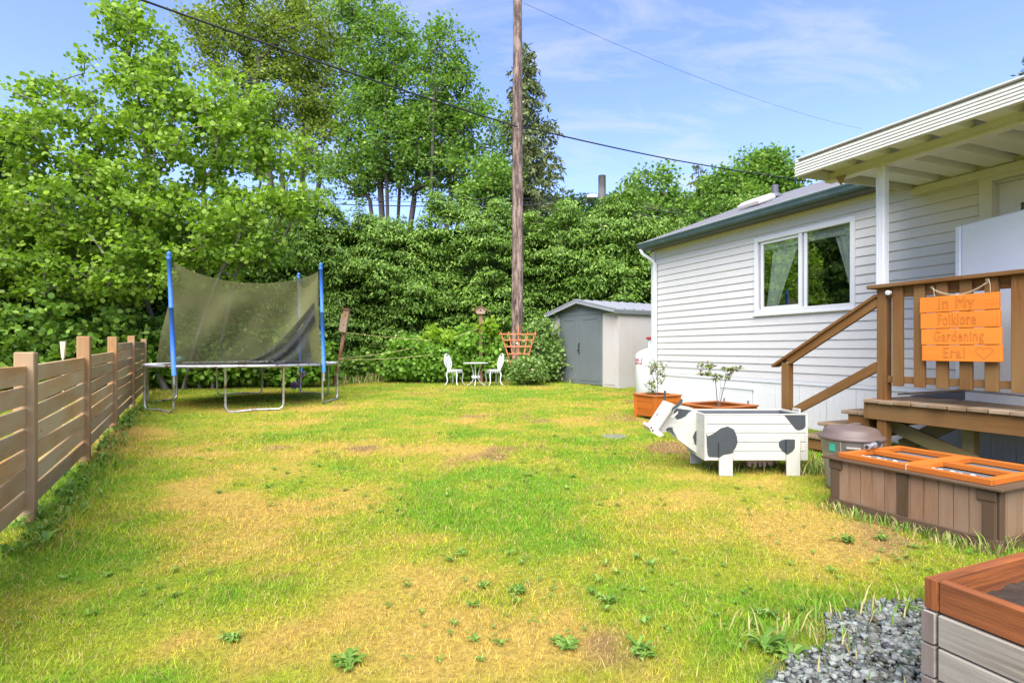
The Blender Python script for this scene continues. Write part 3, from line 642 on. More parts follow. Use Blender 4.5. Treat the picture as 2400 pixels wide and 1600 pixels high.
def conifer(label, px, pyt, Y, half, pyb=480, seed=1, n=60, mat='conifer', gap=1.0, name='fir_tree', group='conifers beyond the hedge', bare=0.0):
    g = np.random.default_rng(seed); t = at(px, pyt, Y); base = Vector((t.x, Y, gz(0, Y))); root = thing(name, label, 'tree', base, 0, group)
    Ht = t.z-base.z; zb = at(px, pyb, Y).z-base.z; rmax = half*Y/F
    MB().tube([(0, 0, 0), (0, 0, Ht*.5), (0, 0, Ht)], [Ht*.016, Ht*.009, .015], 7).build('trunk', M['barkdark'], root)
    P = []; O = []
    for q in range(n):
        z = Ht-(Ht-zb*.4)*(q/n)**.95*1.0-.05; f = (Ht-z)/(Ht-zb); L = rmax*min(f, 1.15)**.75*g.uniform(.45, 1.15)+.15
        for b in range(4 if q > 3 else 2):
            a = g.uniform(0, 6.28); m = max(8, int(L*26)); u = g.random(m)**.8; zz = z+L*(.15*u-.42*u*u)
            wdt = .10+.22*L*.3; x = np.cos(a)*u*L; y = np.sin(a)*u*L; s_ = g.normal(size=m)*wdt*(1.1-u*.8)
            P.append(np.stack([x-np.sin(a)*s_, y+np.cos(a)*s_, zz+g.normal(size=m)*.06-np.abs(s_)*.3], 1)); O.append(np.tile([np.cos(a), np.sin(a), -.5], (m, 1)))
    P = np.concatenate(P); O = np.concatenate(O); leaf_obj('crown', P, .27 if Y < 40 else .4, LEAFN, M[mat], root, .3, .6, seed, O, kind=None)
conifer('tall dark fir standing right behind the utility pole', 1232, 100, 29, 105, 450, 3, 95)
conifer('dark narrow spruce between the two leafy trees right of the stub pole', 1637, 385, 30, 40, 480, 4, 40)
tag(leaf_obj('distant_wood', np.stack([rng.uniform(2, 30, 9000), 72+rng.uniform(-2, 2, 9000), 20.2+rng.uniform(-4, 1, 9000)+1.2*np.sin(np.linspace(0, 70, 9000))*0], 1)+np.array([0, 0, 0]), .9, LEAF4, M['farleaf'], None), 'hazy dark green distant wood just above the hedge top', 'wood')
conifer('tiny far spruce top beside the stub pole', 1441, 445, 60, 14, 480, 5, 24)
conifer('spruce top peeping over the porch roof at the right edge', 2412, 130, 26, 70, 330, 6, 70)

# ------------------------------------------------------------------ poles, wires
def poles():
    p = at(1213, 818, 15.6); r = thing('utility_pole', 'tall weathered brown utility pole rising in front of the hedge', 'utility pole', (p.x, 15.6, gz(0, 15.6)-.05))
    MB().tube([(0, 0, z) for z in np.linspace(0, 12.6, 14)], [.175-.0045*z for z in np.linspace(0, 12.6, 14)], 18).build('pole_shaft', M['pole'], r, True)
    b = MB(); b.tube([(0, -.17, 7.18), (.05, -.23, 7.16)], .02, 6); b.tube([(.15, -.08, 7.18), (.22, -.12, 7.14)], .03, 6); b.build('cable_clamp', M['darkgrey'], r)
    s = at(1411, 412, 24); r2 = thing('utility_pole', 'short greyish pole top standing above the hedge right of the fir', 'utility pole', (s.x, 24, .4))
    MB().tube([(0, 0, z) for z in np.linspace(0, s.z-.4, 6)], [.22, .2, .185, .175, .17, .165], 14).build('pole_shaft', M['greypole'], r2, True)
    c = at(1386, 464, 24); MB().bb(c.x-s.x-.22, c.x-s.x+.22, -.35, -.05, c.z-.4-.07, c.z-.4+.07, .02).build('junction_box', M['white'], r2)
    def wire(lbl, pts, r_, sag=0, mat='wire', name='overhead_cable', group=None):
        P = []
        for i in range(len(pts)-1):
            a, b = Vector(pts[i]), Vector(pts[i+1])
            for u in np.linspace(0, 1, 13)[0 if i == 0 else 1:]: P.append(a+(b-a)*u-Vector((0, 0, sag*4*u*(1-u))))
        tag(MB().tube(P, r_, 5).build(name, M[mat], None, True), lbl, 'cable', group)
    a = at(370, 0, 10); pl = Vector((p.x, 15.42, at(1213, 297, 15.42).z)); d = (a-pl)
    wire('thick black cable crossing the sky from upper left to the utility pole', [pl+d*1.5, pl], .022, .12)
    e = at(1890, 424, 24); m1 = at(1580, 375, 20)
    wire('black cable running from the utility pole down towards the house roof', [pl+Vector((.15, 0, 0)), m1, e], .022, .03)
    wire('thin grey wire slanting across the blue sky above the house', [at(1228, 8, 15.6), at(2020, 302, 30)], .006, .4, 'darkgrey')
    for i, (y0, y1, rr, lb) in enumerate([(440, 462, .012, 'topmost thin utility wire above the hedge'), (452, 470, .012, 'second thin utility wire above the hedge'), (468, 474, .022, 'lowest thick utility wire skimming the hedge top')]):
        wire(lb, [at(560, y0-2, 24.3), at(1405, y1, 23.75)], rr, .25, 'wire', 'utility_wire', 'utility wires behind the hedge')
    for i, (y0, x1, y1, rr, lb) in enumerate([(462, 1680, 503, .012, 'upper thin wire from the stub pole to behind the roof'), (466, 1660, 510, .02, 'middle wire from the stub pole to behind the roof'), (482, 1625, 522, .022, 'lower thick wire from the stub pole to behind the roof')]):
        wire(lb, [at(1418, y0, 23.8), at(x1+60, y1+10, 20.5)], rr, .08, 'wire', 'utility_wire', 'utility wires from the stub pole')
poles()

# ------------------------------------------------------------------ house
HX1 = 13.2                       # wall length
def house():
    h = thing('manufactured_house', 'single storey house with pale lilac grey lap siding and shingled roof', 'house', HO, HA)
    ws0, wz0 = hs(1773, 735); ws1, wz1 = hs(2003, 509); _, wz1b = hs(1773, 565); wz1 = (wz1+wz1b)/2; _, b2 = hs(2003, 716); wz0 = (wz0+b2)/2
    ds0, _ = hs(2304, 500); ds1 = ds0+1.05; dz1 = hs(2304, 415)[1]; dz0 = .68
    lap = .1143; z = .70; n = 0; cache = {}
    def lapmesh(L):
        key = round(L, 3)
        if key not in cache:
            v = []; prof = [(.0, .0), (-.016, .004), (-.016, .012), (-.006, .095), (-.004, lap-.004), (0, lap-.002)]
            b = MB()
            for x in (0, L):
                for (y, zz) in prof: b.v.append(Vector((x, y, zz))); b.g.append((x, zz, y))
            k = len(prof)
            for i in range(k-1): b.f.append([i, k+i, k+i+1, i+1])
            b.f.append([i for i in range(k)]); b.f.append([k+i for i in range(k)][::-1]); cache[key] = b.mesh('siding_board')
        return cache[key]
    while z < 3.0:
        cuts = []
        if z+lap > wz0+.01 and z < wz1-.01: cuts.append((ws0, ws1))
        if z < dz1-.01: cuts.append((ds0, ds1))
        x = .10
        for (a, b) in cuts+[(HX1, HX1)]:
            if a-x > .02: obj('siding_board', lapmesh(a-x), M['siding'], h, (x, 0, z))
            x = b
        # end wall
        z += lap
    # hull behind siding, with openings left for the window and the door
    w = MB(); y0, y1 = .002, .09; W = 4.9
    w.bb(0, ws0, y0, y1, .1, 3.1); w.bb(ws0, ws1, y0, y1, .1, wz0); w.bb(ws0, ws1, y0, y1, wz1, 3.1); w.bb(ws1, ds0, y0, y1, .1, 3.1); w.bb(ds0, ds1, y0, y1, dz1, 3.1); w.bb(ds0, ds1, y0, y1, .1, dz0); w.bb(ds1, HX1, y0, y1, .1, 3.1)
    w.bb(0, .08, y1, W, .1, 3.1); w.bb(HX1-.08, HX1, y1, W, .1, 3.1); w.bb(0, HX1, W, W+.08, .1, 3.1)
    w.prism([(y1, 3.1), (W, 3.1), (2.35, 4.10)], (0.02, 0, 0), (0, 1, 0), (0, 0, 1), (1, 0, 0), .05)
    w.bb(.08, HX1-.08, y1, W, .60, .66); w.bb(.08, HX1-.08, y1, W, 3.02, 3.06)
    w.build('wall', M['siding'], h)
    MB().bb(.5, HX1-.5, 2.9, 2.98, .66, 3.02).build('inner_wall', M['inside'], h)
    MB().bb(-.015, .085, -.022, .0, .12, 3.03).bb(-.022, -.0, -.02, .10, .12, 3.03).build('corner_trim', M['white'], h)
    MB().bb(0, HX1, -.020, 0, .655, .70).build('starter_strip', M['white'], h)
    MB().bb(0.08, HX1, -.024, 0, 3.0, 3.05).build('frieze_trim', M['soffit'], h)
    MB().bb(-.02, HX1, -.235, .0, 3.045, 3.06).build('soffit', M['darkgrey'], h)
    MB().bb(-.02, HX1, -.255, -.237, 3.05, 3.165).build('fascia', M['gutter'], h)
    g = MB()
    prof = [(-.256, 3.16), (-.256, 3.06), (-.30, 3.05), (-.335, 3.075), (-.345, 3.115), (-.36, 3.135), (-.36, 3.155), (-.35, 3.155), (-.338, 3.115), (-.325, 3.085), (-.27, 3.07), (-.27, 3.16)]
    g.prism(prof, (-.03, 0, 0), (0, 1, 0), (0, 0, 1), (1, 0, 0), 6.75).build('gutter', M['gutter'], h)
    d = MB(); d.tube([(.02, -.30, 3.06), (.05, -.28, 2.98), (.13, -.10, 2.84), (.14, -.05, 2.76)], .035, 4); d.bb(.10, .18, -.085, -.025, .15, 2.78, .008); d.build('downspout', M['white'], h)
    # skirting: panels of vertical ribs
    pw = .405; x = .02; cache2 = None; i = 0
    while x < HX1:
        if cache2 is None:
            b = MB(); b.bb(0, pw-.004, -.006, .0, .03, .655, .001)
            for q in range(4): b.bb(q*pw/4+.004, q*pw/4+.012, -.011, -.006, .03, .655, .002); b.bb(q*pw/4+.035, q*pw/4+.068, -.008, -.0055, .03, .655, .001)
            cache2 = b.mesh('skirting_panel')
        obj('skirting_panel', cache2, M['skirt'], h, (x, 0, 0)); x += pw; i += 1
    a0, az1 = hs(1693, 905, .02); a1, _ = hs(1763, 915, .02)
    hp = MB(); hp.bb(a0, a1, -.03, -.012, .14, az1-.02); hp.bb(a0-.02, a1+.02, -.042, -.012, az1-.02, az1+.01); hp.build('access_panel', M['skirt'], h)
    hb = MB(); 
    for q in (a0+.06, a1-.06): hb.bb(q-.008, q+.008, -.05, -.03, .26, .36)
    hb.build('panel_latch', M['darkgrey'], kids(h)[-1])
    # window
    wf = MB(); t = .042; yo, yi = -.03, .03
    wf.bb(ws0-.02, ws1+.02, yo, yi, wz0-.03, wz0+t); wf.bb(ws0-.02, ws1+.02, yo, yi, wz1-t, wz1+.03); wf.bb(ws0-.02, ws0+t, yo-.002, yi, wz0+t, wz1-t); wf.bb(ws1-t, ws1+.02, yo-.002, yi, wz0+t, wz1-t)
    wf.bb(ws0-.04, ws1+.04, -.042, -.028, wz0-.05, wz0-.02)
    win = wf.build('window', M['white'], h)
    mx = hs(1877, 650)[0]; s2 = MB(); s2.bb(mx-.025, mx+.025, -.022, .04, wz0+t, wz1-t)
    s2.bb(ws0+t+.03, mx-.025, .0, .035, wz0+t, wz0+t+.045); s2.bb(ws0+t+.03, mx-.025, .0, .035, wz1-t-.045, wz1-t); s2.bb(ws0+t+.03, ws0+t+.075, .0, .035, wz0+t+.045, wz1-t-.045)
    s2.bb(mx+.05, mx+.09, -.005, .035, wz0+t, wz1-t); s2.build('sash', M['white'], win)
    MB().bb(ws0+t+.07, mx-.02, .015, .019, wz0+t+.04, wz1-t-.04, .001).build('pane', M['glass'], win)
    MB().bb(mx+.085, ws1-t, .010, .014, wz0+t, wz1-t, .001).build('pane', M['glass'], win)
    def drape(x0t, x1t, x0b, x1b, zt, zb): return lambda u, v: ((x0t*(1-u)+x1t*u)*(1-v)+(x0b*(1-u)+x1b*u)*v, .07+.02*math.sin(u*22)+.01*math.sin(u*9+v*4), zt+(zb-zt)*v)
    zt, zb = wz1-.08, wz0+.02
    MB().sheet(30, 6, drape(ws0+.25, mx-.05, ws0+.12, ws0+.30, zt, zb)).build('curtain', M['curtain'], win, True)
    MB().sheet(24, 6, drape(ws1-.34, ws1+.05, ws1-.07, ws1+.08, zt, zb+.1)).build('curtain', M['curtain'], win, True)
    MB().bb(ws0+.05, ws1, .05, .07, wz1-.17, wz1-.05).build('blind', M['curtain'], win)
    # door
    df = MB(); df.bb(ds0-.02, ds0+.09, -.035, .02, dz0, dz1+.02); df.bb(ds0-.02, ds1+.05, -.037, .02, dz1-.07, dz1+.03); df.bb(ds1-.05, ds1+.05, -.035, .02, dz0, dz1-.07)
    df.bb(ds0+.07, ds0+.09, .02, .16, dz0, dz1-.07); df.bb(ds0+.09, ds1-.05, .02, .16, dz1-.09, dz1-.07)
    door = df.build('door_frame', M['porchwhite'], h)
    dl = MB(); dz = dz1-.09; gx0, gx1, gz0, gz1 = ds0+.26, ds1-.18, dz0+1.1, dz-.22
    for q in [(ds0+.09, gx0, dz0, dz), (gx1, ds1-.05, dz0, dz), (gx0, gx1, dz0, gz0), (gx0, gx1, gz1, dz)]: dl.bb(q[0], q[1], .10, .14, q[2], q[3], .001)
    for q in [(gx0-.03, gx0+.01, gz0-.03, gz1+.03), (gx1-.01, gx1+.03, gz0-.03, gz1+.03), (gx0, gx1, gz1-.01, gz1+.03), (gx0, gx1, gz0-.03, gz0+.01)]: dl.bb(q[0], q[1], .085, .103, q[2], q[3])
    dl.build('door', M['white'], h); 
    MB().bb(gx0, gx1, .118, .122, gz0, gz1, .001).build('door_glass', M['glass'], h)
    # roof: courses of shingles on a deck
    r = MB(); sl = (4.19-3.175)/2.63; ex = -.03
    for (ya, za, yb_, zb_) in ((-.28, 3.165, 2.35, 4.165), (5.2, 3.165, 2.35, 4.165)):
        r.prism([(ya, za), (yb_, zb_), (yb_, zb_-.06), (ya, za-.03)], (ex, 0, 0), (0, 1, 0), (0, 0, 1), (1, 0, 0), HX1+.2)
    roof = r.build('roof', M['shingle'], h)
    sh = MB(); ncs = 20
    for c in range(ncs):
        ya = -.30+2.66*c/ncs; za = 3.172+sl*.985*(ya+.28); x = ex-.02-(c % 2)*.15
        while x < HX1:
            wdt = random.uniform(.28, .36); q0 = max(x, ex-.02); q1 = min(x+wdt-.006, HX1+.03); lift = random.uniform(0, .004)
            if q1 > q0:
                n0 = len(sh.v); t_ = .011+lift; y2 = ya+2.66/ncs+.03; z2 = za+sl*.985*(2.66/ncs+.03)
                for (xx, yy, zz) in ((q0, ya, za), (q1, ya, za), (q1, ya, za+t_), (q0, ya, za+t_), (q1, y2, z2+.003), (q0, y2, z2+.003)): sh.v.append(Vector((xx, yy, zz))); sh.g.append((xx, yy, zz))
                sh.f += [[n0, n0+1, n0+2, n0+3], [n0+3, n0+2, n0+4, n0+5], [n0, n0+3, n0+5], [n0+1, n0+4, n0+2]]
            x += wdt
    tag(sh.build('shingles', M['shingle'], roof), kind='stuff')
    MB().bb(ex, HX1, -.31, -.28, 3.166, 3.176).build('drip_edge', M['soffit'], h)
    # skylight and vent near the ridge
    def roofpt(px, py):                                   # along-wall position of a pixel on the roof slope
        best = None
        for d in np.linspace(-.2, 2.3, 80):
            s, z = hs(px, py, -d); zr = 3.175+sl*(d+.28)
            if best is None or abs(z-zr) < best[0]: best = (abs(z-zr), s, d, zr)
        return best[1:]
    s, d, zr = roofpt(1772, 482); e1 = Vector((1, 0, 0)); e2 = Vector((0, 1, sl)).normalized(); e3 = e1.cross(e2)
    MB().box((s, d, zr+.06), (.24, .20, .04), (e1, e2, e3), .02).box((s, d, zr+.10), (.20, .17, .025), (e1, e2, e3), .02).build('skylight', M['shedwall'], h)
    s, d, zr = roofpt(1816, 463); MB().tube([(s, d, zr-.05), (s, d, zr+.22)], .06, 12).lathe([(.16, 0), (.12, .05), (.065, .09)], 12, (s, d, zr-.01)).build('roof_vent', M['darkgrey'], h)
house()
# ------------------------------------------------------------------ porch: roof, deck, rail
DK = .67
def porch():
    se = hs(2140, 446)[0]; L = 6.5
    r = thing('porch_roof', 'cream aluminium patio cover with ribbed underside on a white post', 'porch roof', HO, HA)
    ofas = 1.87
    f = MB(); prof = []; z0, z1 = 2.885, 3.022; y = -ofas; k = 5
    pts = [(y+.03, z0), (y-.004, z0)]
    for i in range(k):
        a = z0+(z1-z0)*i/k; b = z0+(z1-z0)*(i+1)/k; pts += [(y-.013, a+.003), (y-.011, b-.007), (y-.002, b-.006), (y-.002, b)]
    pts += [(y-.012, z1+.004), (y+.03, z1+.004)]
    f.prism(pts, (se, 0, 0), (0, 1, 0), (0, 0, 1), (1, 0, 0), L).build('fascia', M['porchwhite'], r)
    # end channel
    e = MB(); zw = 3.055
    for (a, b) in ((0, .022), (.042, .064), (.08, .10)):
        e.prism([(-ofas, z0+a), (-ofas, z0+b), (0, zw-.10+b), (0, zw-.10+a)], (se-.012-a*.1, 0, 0), (0, 1, 0), (0, 0, 1), (1, 0, 0), .03)
    e.prism([(-ofas, z0), (-ofas, z1+.03), (0, zw+.02), (0, zw-.10)], (se, 0, 0), (0, 1, 0), (0, 0, 1), (1, 0, 0), .02)
    e.build('end_channel', M['porchwhite'], r)
    # pan panels: broad troughs with standing ribs
    px_ = .33; x = se+.03; cache = None
    while x < se+L:
        if cache is None:
            b = MB(); q = [(0, .065), (.03, .065), (.055, 0), (px_-.075, 0), (px_-.045, .065), (px_-.004, .065), (px_-.004, .072), (-.0, .072)]
            n0 = 0
            for (yy, zz) in ((-ofas+.03, z0+.085), (-.012, zw-.065)):
                for (a, c) in q: b.v.append(Vector((a, yy, zz+c))); b.g.append((yy, a, c))
            m = len(q)
            for i in range(m): j = (i+1) % m; b.f.append([i, m+i, m+j, j])
            cache = b.mesh('roof_pan')
        obj('roof_pan', cache, M['pan'], r, (x, 0, 0)); x += px_
    MB().prism([(-ofas, z1+.046), (0, zw+.035), (0, zw+.025), (-ofas, z1+.036)], (se, 0, 0), (0, 1, 0), (0, 0, 1), (1, 0, 0), L).build('top_sheet', M['pan'], r)
    MB().bb(se, se+L, -.055, -.022, zw-.16, zw-.075).build('ledger', M['porchwhite'], r)
    bs_ = hs(1940, 428, 1.37)[0]
    b = MB(); b.bb(bs_, se+L, -1.415, -1.325, 2.965, 2.975, .002); b.bb(bs_, se+L, -1.41, -1.40, 2.912, 2.965); b.bb(bs_, se+L, -1.34, -1.33, 2.912, 2.965); b.bb(bs_, se+L, -1.42, -1.32, 2.885, 2.912)
    b.build('beam', M['porchwhite'], r)
    ps = hs(2068, 500, 1.37)[0]
    p = MB(); a = .04
    p.bb(ps-a, ps+a, -1.37-a, -1.37+a, 1.762, 2.886, .006)
    for q in (-.022, 0, .022): p.bb(ps+q-.004, ps+q+.004, -1.37-a-.004, -1.37-a, 1.762, 2.885, .001); p.bb(ps+a, ps+a+.004, -1.37+q-.004, -1.37+q+.004, 1.762, 2.885, .001)
    po = p.build('support_post', M['white'], r)
    # soffit of open overhang end: beam end plate
    s_, z_ = hs(2000, 430, 1.25); MB().prism([(s_-.05, 2.90), (s_+.05, 2.90), (s_, 2.81)], (0, -1.445, 0), (1, 0, 0), (0, 0, 1), (0, 1, 0), .02).build('bracket', M['bird'], r)
    # deck ------------------------------------------------
    d = thing('deck', 'brown stained timber deck with steps and railing beside the house', 'deck', HO, HA)
    s0 = hs(2030, 935, 1.42)[0]; D1 = s0+6.2; x = s0; cache = {}
    while x < D1:
        if 'b' not in cache: cache['b'] = MB().bb(0, .138, -1.47, -.03, DK-.034, DK, .005).mesh('deck_board')
        o = obj('deck_board', cache['b'], M['deckold'], d, (x, random.uniform(-.012, .012), random.uniform(-.003, .003))); x += .1445
    MB().bb(s0+.02, D1, -1.43, -1.395, DK-.19, DK-.036).build('rim_joist', M['deck'], d)
    MB().bb(s0-.018, s0+.02, -1.43, -.03, DK-.19, DK-.036).build('rim_joist', M['deck'], d)
    for q in (s0+1.25, s0+2.9): 
        MB().bb(q-.05, q+.05, -.66, -.56, 0, DK-.036).build('deck_post', M['deckdark'], d); 
    MB().bb(s0+.03, D1, -.655, -.615, DK-.19, DK-.036).build('inner_joist', M['deckdark'], d)
    a1_, a2_ = hs(2066, 985, 1.22), hs(2290, 1085, 1.22); MB().bar((a1_[0], -1.22, a1_[1]), (a2_[0], -1.22, a2_[1]), .12, .036, (0, 0, 1)).build('brace', M['deckdark'], d)
    a1_, a2_ = hs(2240, 985, 1.10), hs(2115, 1045, 1.10); MB().bar((a1_[0], -1.10, a1_[1]), (a2_[0], -1.10, a2_[1]), .13, .036, (0, 0, 1)).build('brace', M['deckdark'], d)
    a1_ = hs(2275, 1000, 1.16)[0]; MB().bb(a1_-.045, a1_+.045, -1.205, -1.115, 0, DK-.036).build('deck_post', M['deckdark'], d)
    # corner post and rails
    cp = hs(2054, 800, 1.41)[0]; P0 = .089
    MB().bb(cp, cp+P0, -1.41, -1.41+P0, .02, 1.724, .006).build('rail_post', M['deck'], d)
    RZ = 1.76
    MB().bb(cp-.06, D1, -1.47, -1.33, RZ-.036, RZ, .006).build('top_rail', M['deck'], d)
    MB().bb(cp+P0, D1, -1.385, -1.347, RZ-.13, RZ-.036).build('rail_board', M['deck'], d)
    MB().bb(cp+P0-.03, D1, -1.385, -1.347, DK+.165, DK+.228).build('rail_board', M['deck'], d)
    zb0 = DK+.14; bal = [hs(px, 800, 1.44)[0] for px in (2088, 2138, 2190, 2245, 2304, 2366)]; bal2 = bal+[bal[-1]+.205*i for i in range(1, 14)]
    bm = MB().bb(0, .089, -1.424, -1.388, zb0, RZ-.037, .004).mesh('baluster')
    for i, q in enumerate(bal2): obj('baluster', bm, M['deck'], d, (q, 0, 0))
    # stairs going down away from the viewer
    for i, (px, zt) in enumerate(((1972, .53), (1917, .375), (1880, .22))):
        sa = hs(px, 980, 1.36)[0]; sb = hs((2036, 1985, 1930)[i], 980, 1.36)[0]+.06
        MB().bb(sa, sa+(sb-sa)*.49, -1.37, -.25, zt-.036, zt, .006).build('tread', M['deckold'], d); MB().bb(sa+(sb-sa)*.51, sb, -1.37, -.25, zt-.036, zt, .006).build('tread', M['deckold'], d)
        MB().bb(sa+.2, sa+.235, -1.33, -.3, max(zt-.17, 0), zt-.04).build('riser', M['deck'], d)
        MB().bb(sa+.06, s0-.02, -1.345, -1.31, zt-.15, zt-.037).build('stringer', M['deck'], d)
    np_ = hs(1843, 900, 1.38)[0]; MB().bb(np_-.045, np_+.045, -1.41, -1.32, .05, hs(1843, 850, 1.4)[1], .005).build('newel_post', M['deck'], d)
    sa, za = hs(1812, 858, 1.40); sb, zb = hs(2053, 693, 1.40)
    MB().bar((sa, -1.37, za), (cp, -1.37, zb), .03, .12, (0, 0, 1)).build('handrail_cap', M['deck'], d)
    sl = (zb-za)/(cp-sa); MB().bar((np_+.03, -1.385, za+sl*(np_+.03-sa)-.055), (cp, -1.385, zb-.055), .085, .036, (0, 0, 1)).build('handrail_board', M['deck'], d)
    s3, z3 = hs(1862, 962, 1.40); s4, z4 = hs(2053, 858, 1.40)
    MB().bar((s3, -1.385, z3), (cp, -1.385, z4), .09, .036, (0, 0, 1)).build('lower_stair_rail', M['deck'], d)
    cr = thing('wall_hook_disc', 'small white round fitting fixed beside the top of the deck corner post', 'fitting', HO, HA)
    s5, z5 = hs(2085, 686, 1.43); MB().tube([(s5, -1.43, z5), (s5, -1.46, z5)], .022, 14).tube([(s5, -1.46, z5), (s5, -1.47, z5)], .008, 8).build('disc', M['white'], cr, False)
    # fridge on the deck
    fr = at(2252, 900, 5.16); A = Vector((4.28-4.24, 4.57-5.16, 0)).normalized(); fa = math.atan2(A.y, A.x)
    f = thing('refrigerator', 'tall white refrigerator standing on the deck behind the railing', 'refrigerator', (fr.x, 5.16, DK), fa)
    hgt = 2.32-DK; B = MB(); B.bb(0, .75, .0, .60, .09, hgt, .012); B.build('cabinet', M['fridge'], f)
    MB().bb(-.07, -.006, .0, .60, .10, hgt-.0, .012).build('fridge_door', M['fridge'], f); MB().bb(-.03, .06, .2, .3, hgt, hgt+.018).build('hinge_cover', M['white'], f)
    MB().bb(.0, .75, .012, .6, 0, .085).build('base_panel', M['white'], f)
    # low ramp by the fridge
    q0, q1 = hs(2130, 928, .74)[0], hs(2252, 937, .74)[0]
    rp = thing('threshold_ramp', 'low dark sided wooden ramp lying on the deck left of the refrigerator', 'ramp', HO, HA)
    MB().prism([(q0, DK+.004), (q1+.1, DK+.004), (q1+.1, DK+.095), (q0+.02, DK+.012)], (0, -.74, 0), (1, 0, 0), (0, 0, 1), (0, 1, 0), .60).build('ramp_side', M['darkgrey'], rp)
    MB().bar((q0-.12, -.45, DK+.010), (q1+.1, -.45, DK+.106), .02, .56, (0, 0, 1)).build('ramp_board', M['deckold'], rp)
    # hanging sign
    sgO = HO+HU*0; s6, z6 = hs(2155.2, 697.6, 1.47); s7, z7 = hs(2343.5, 685.4, 1.47); s8, z8 = hs(2161.7, 846, 1.47); s9, z9 = hs(2346.5, 852, 1.47)
    sg = thing('hanging_sign', 'orange four board sign hung by twine from the deck railing', 'sign', HO+HU*s6+HN*1.47+Vector((0, 0, z8)), HA)
    W_ = ((s7-s6)+(s9-s8))/2; Hh = ((z6-z8)+(z7-z9))/2; bh = Hh/4
    txt = ['Era!', 'Gardening', 'Folklore', 'In My']
    tilt = -math.atan2(z7-z6, W_)*-1
    for i in range(4):
        xo = .006*(3-i); bo = MB().bb(xo, xo+W_, .0, .03, i*bh+.003, (i+1)*bh-.002, .003).build('sign_board', M['sign'], sg)
        cu = bpy.data.curves.new('t', 'FONT'); cu.body = txt[i]; cu.size = bh*(.90, .88, .98, .98)[i]; cu.align_x = 'CENTER'; cu.align_y = 'CENTER'; cu.fill_mode = 'NONE'; cu.bevel_depth = .0013; cu.bevel_resolution = 0; cu.space_character = 1.12; cu.resolution_u = 3
        to = bpy.data.objects.new('t', cu); C.objects.link(to); dg = bpy.context.evaluated_depsgraph_get(); me = bpy.data.meshes.new_from_object(to.evaluated_get(dg)); bpy.data.objects.remove(to)
        me.name = 'carved_lettering'; me.materials.clear()
        xs_ = [v_.co.x for v_ in me.vertices]; k_ = W_*(.28, .63, .48, .46)[i]/(max(xs_)-min(xs_))
        for v_ in me.vertices: v_.co.x *= k_
        cx = xo+W_*(.43, .49, .48, .48)[i]; l = obj('carved_lettering', me, M['engrave'], bo, (cx, -.001, (i+.5)*bh), (R(90), 0, 0))
        if i == 0:
            hp_ = []; 
            for t in np.linspace(0, 2*math.pi, 30)[:-1]:
                hp_.append((xo+W_*.80+16*math.sin(t)**3*W_*.20/32, -.001, .5*bh+(13*math.cos(t)-5*math.cos(2*t)-2*math.cos(3*t)-math.cos(4*t)+2.5)*bh*.70/29))
            MB().tube(hp_, .0013, 4, closed=True).build('carved_heart', M['engrave'], bo)
    tw = MB(); 
    for ph in (0, math.pi):
        P = []
        for u in np.linspace(0, 1, 40):
            x = W_*(.17+.70*u); z = Hh+.075-(.075*4*u*(1-u))*1.0-.006; P.append((x, .012+.006*math.cos(u*60+ph), z+.006*math.sin(u*60+ph)+.02*u))
        tw.tube(P, .0022, 5)
    for (x, z) in ((.17, Hh+.07), (.87, Hh+.09)):
        tw.tube([(W_*x, .012, z), (W_*x-.012, -.0, z+.012), (W_*x-.004, .012, z+.02), (W_*x+.01, .0, z+.01), (W_*x+.018, .0, z-.03), (W_*x+.02, -.0, Hh)], .0022, 5)
    tw.build('twine', M['twine'], sg)
porch()

# ------------------------------------------------------------------ fence
def fence():
    b = [G(61, 1226), G(197, 1083), G(264, 1004), G(308, 956), G(337, 926)]; d0 = (b[0]-b[1]).normalized(); b = [b[0]+d0*2.2]+b
    f = thing('timber_fence', 'low horizontal board fence of new tan timber with tall square posts', 'fence', b[1]); o = b[1]
    tops = [1.16, 1.13, at(193, 788, b[2].y).z, at(264, 789, b[3].y).z, at(308, 787, b[4].y).z, at(336, 794, b[5].y).z]
    hw = .052
    for i, p in enumerate(b):
        q = p-o; d = (b[min(i+1, 5)]-b[max(i-1, 0)]); d.z = 0; d.normalize(); nn = Vector((-d.y, d.x, 0)); z0 = gz(0, p.y)-.05
        MB().box((q.x, q.y, (z0+tops[i])/2-o.z), ((tops[i]-z0)/2, hw, hw), (Vector((0, 0, 1)), d, nn), .006).build('fence_post', M['fencepost'], f)
    for i in range(5):
        a, c = b[i]-o, b[i+1]-o; d = (c-a); d.z = 0; d.normalize(); zA = gz(0, b[i].y)+.10; zB = gz(0, b[i+1].y)+.10; n = 8 if i >= 3 else 7; pt = .139 if i < 3 else .135
        for k in range(n):
            j = [random.uniform(-.010, .010) for _ in range(2)]
            if i == 1 and k in (4, 5): j = [-.014, .016]
            p0 = Vector((a.x, a.y, zA+k*pt+.055+j[0]-o.z))+d*hw; p1 = Vector((c.x, c.y, zB+k*pt+.055+j[1]-o.z))-d*hw
            MB().bar(p0, p1, .122+random.uniform(-.005, .004), .024, (0, 0, 1), .004).build('fence_board', M['fence'], f)
    s = at(146, 800, 6.2); t = thing('garden_stake', 'pale wedge shaped stake poking up behind the fence', 'stake', (s.x, 6.2, gz(0, 6.2)))
    MB().prism([(-.03, 0), (-.012, -.19), (.014, -.19), (.032, 0)], (0, 0, s.z-gz(0, 6.2)), (1, 0, 0), (0, 0, 1), (0, 1, 0), .02).bb(-.008, .008, .004, .016, 0, s.z-gz(0, 6.2)-.19).build('stake', M['twine'], t)
fence()

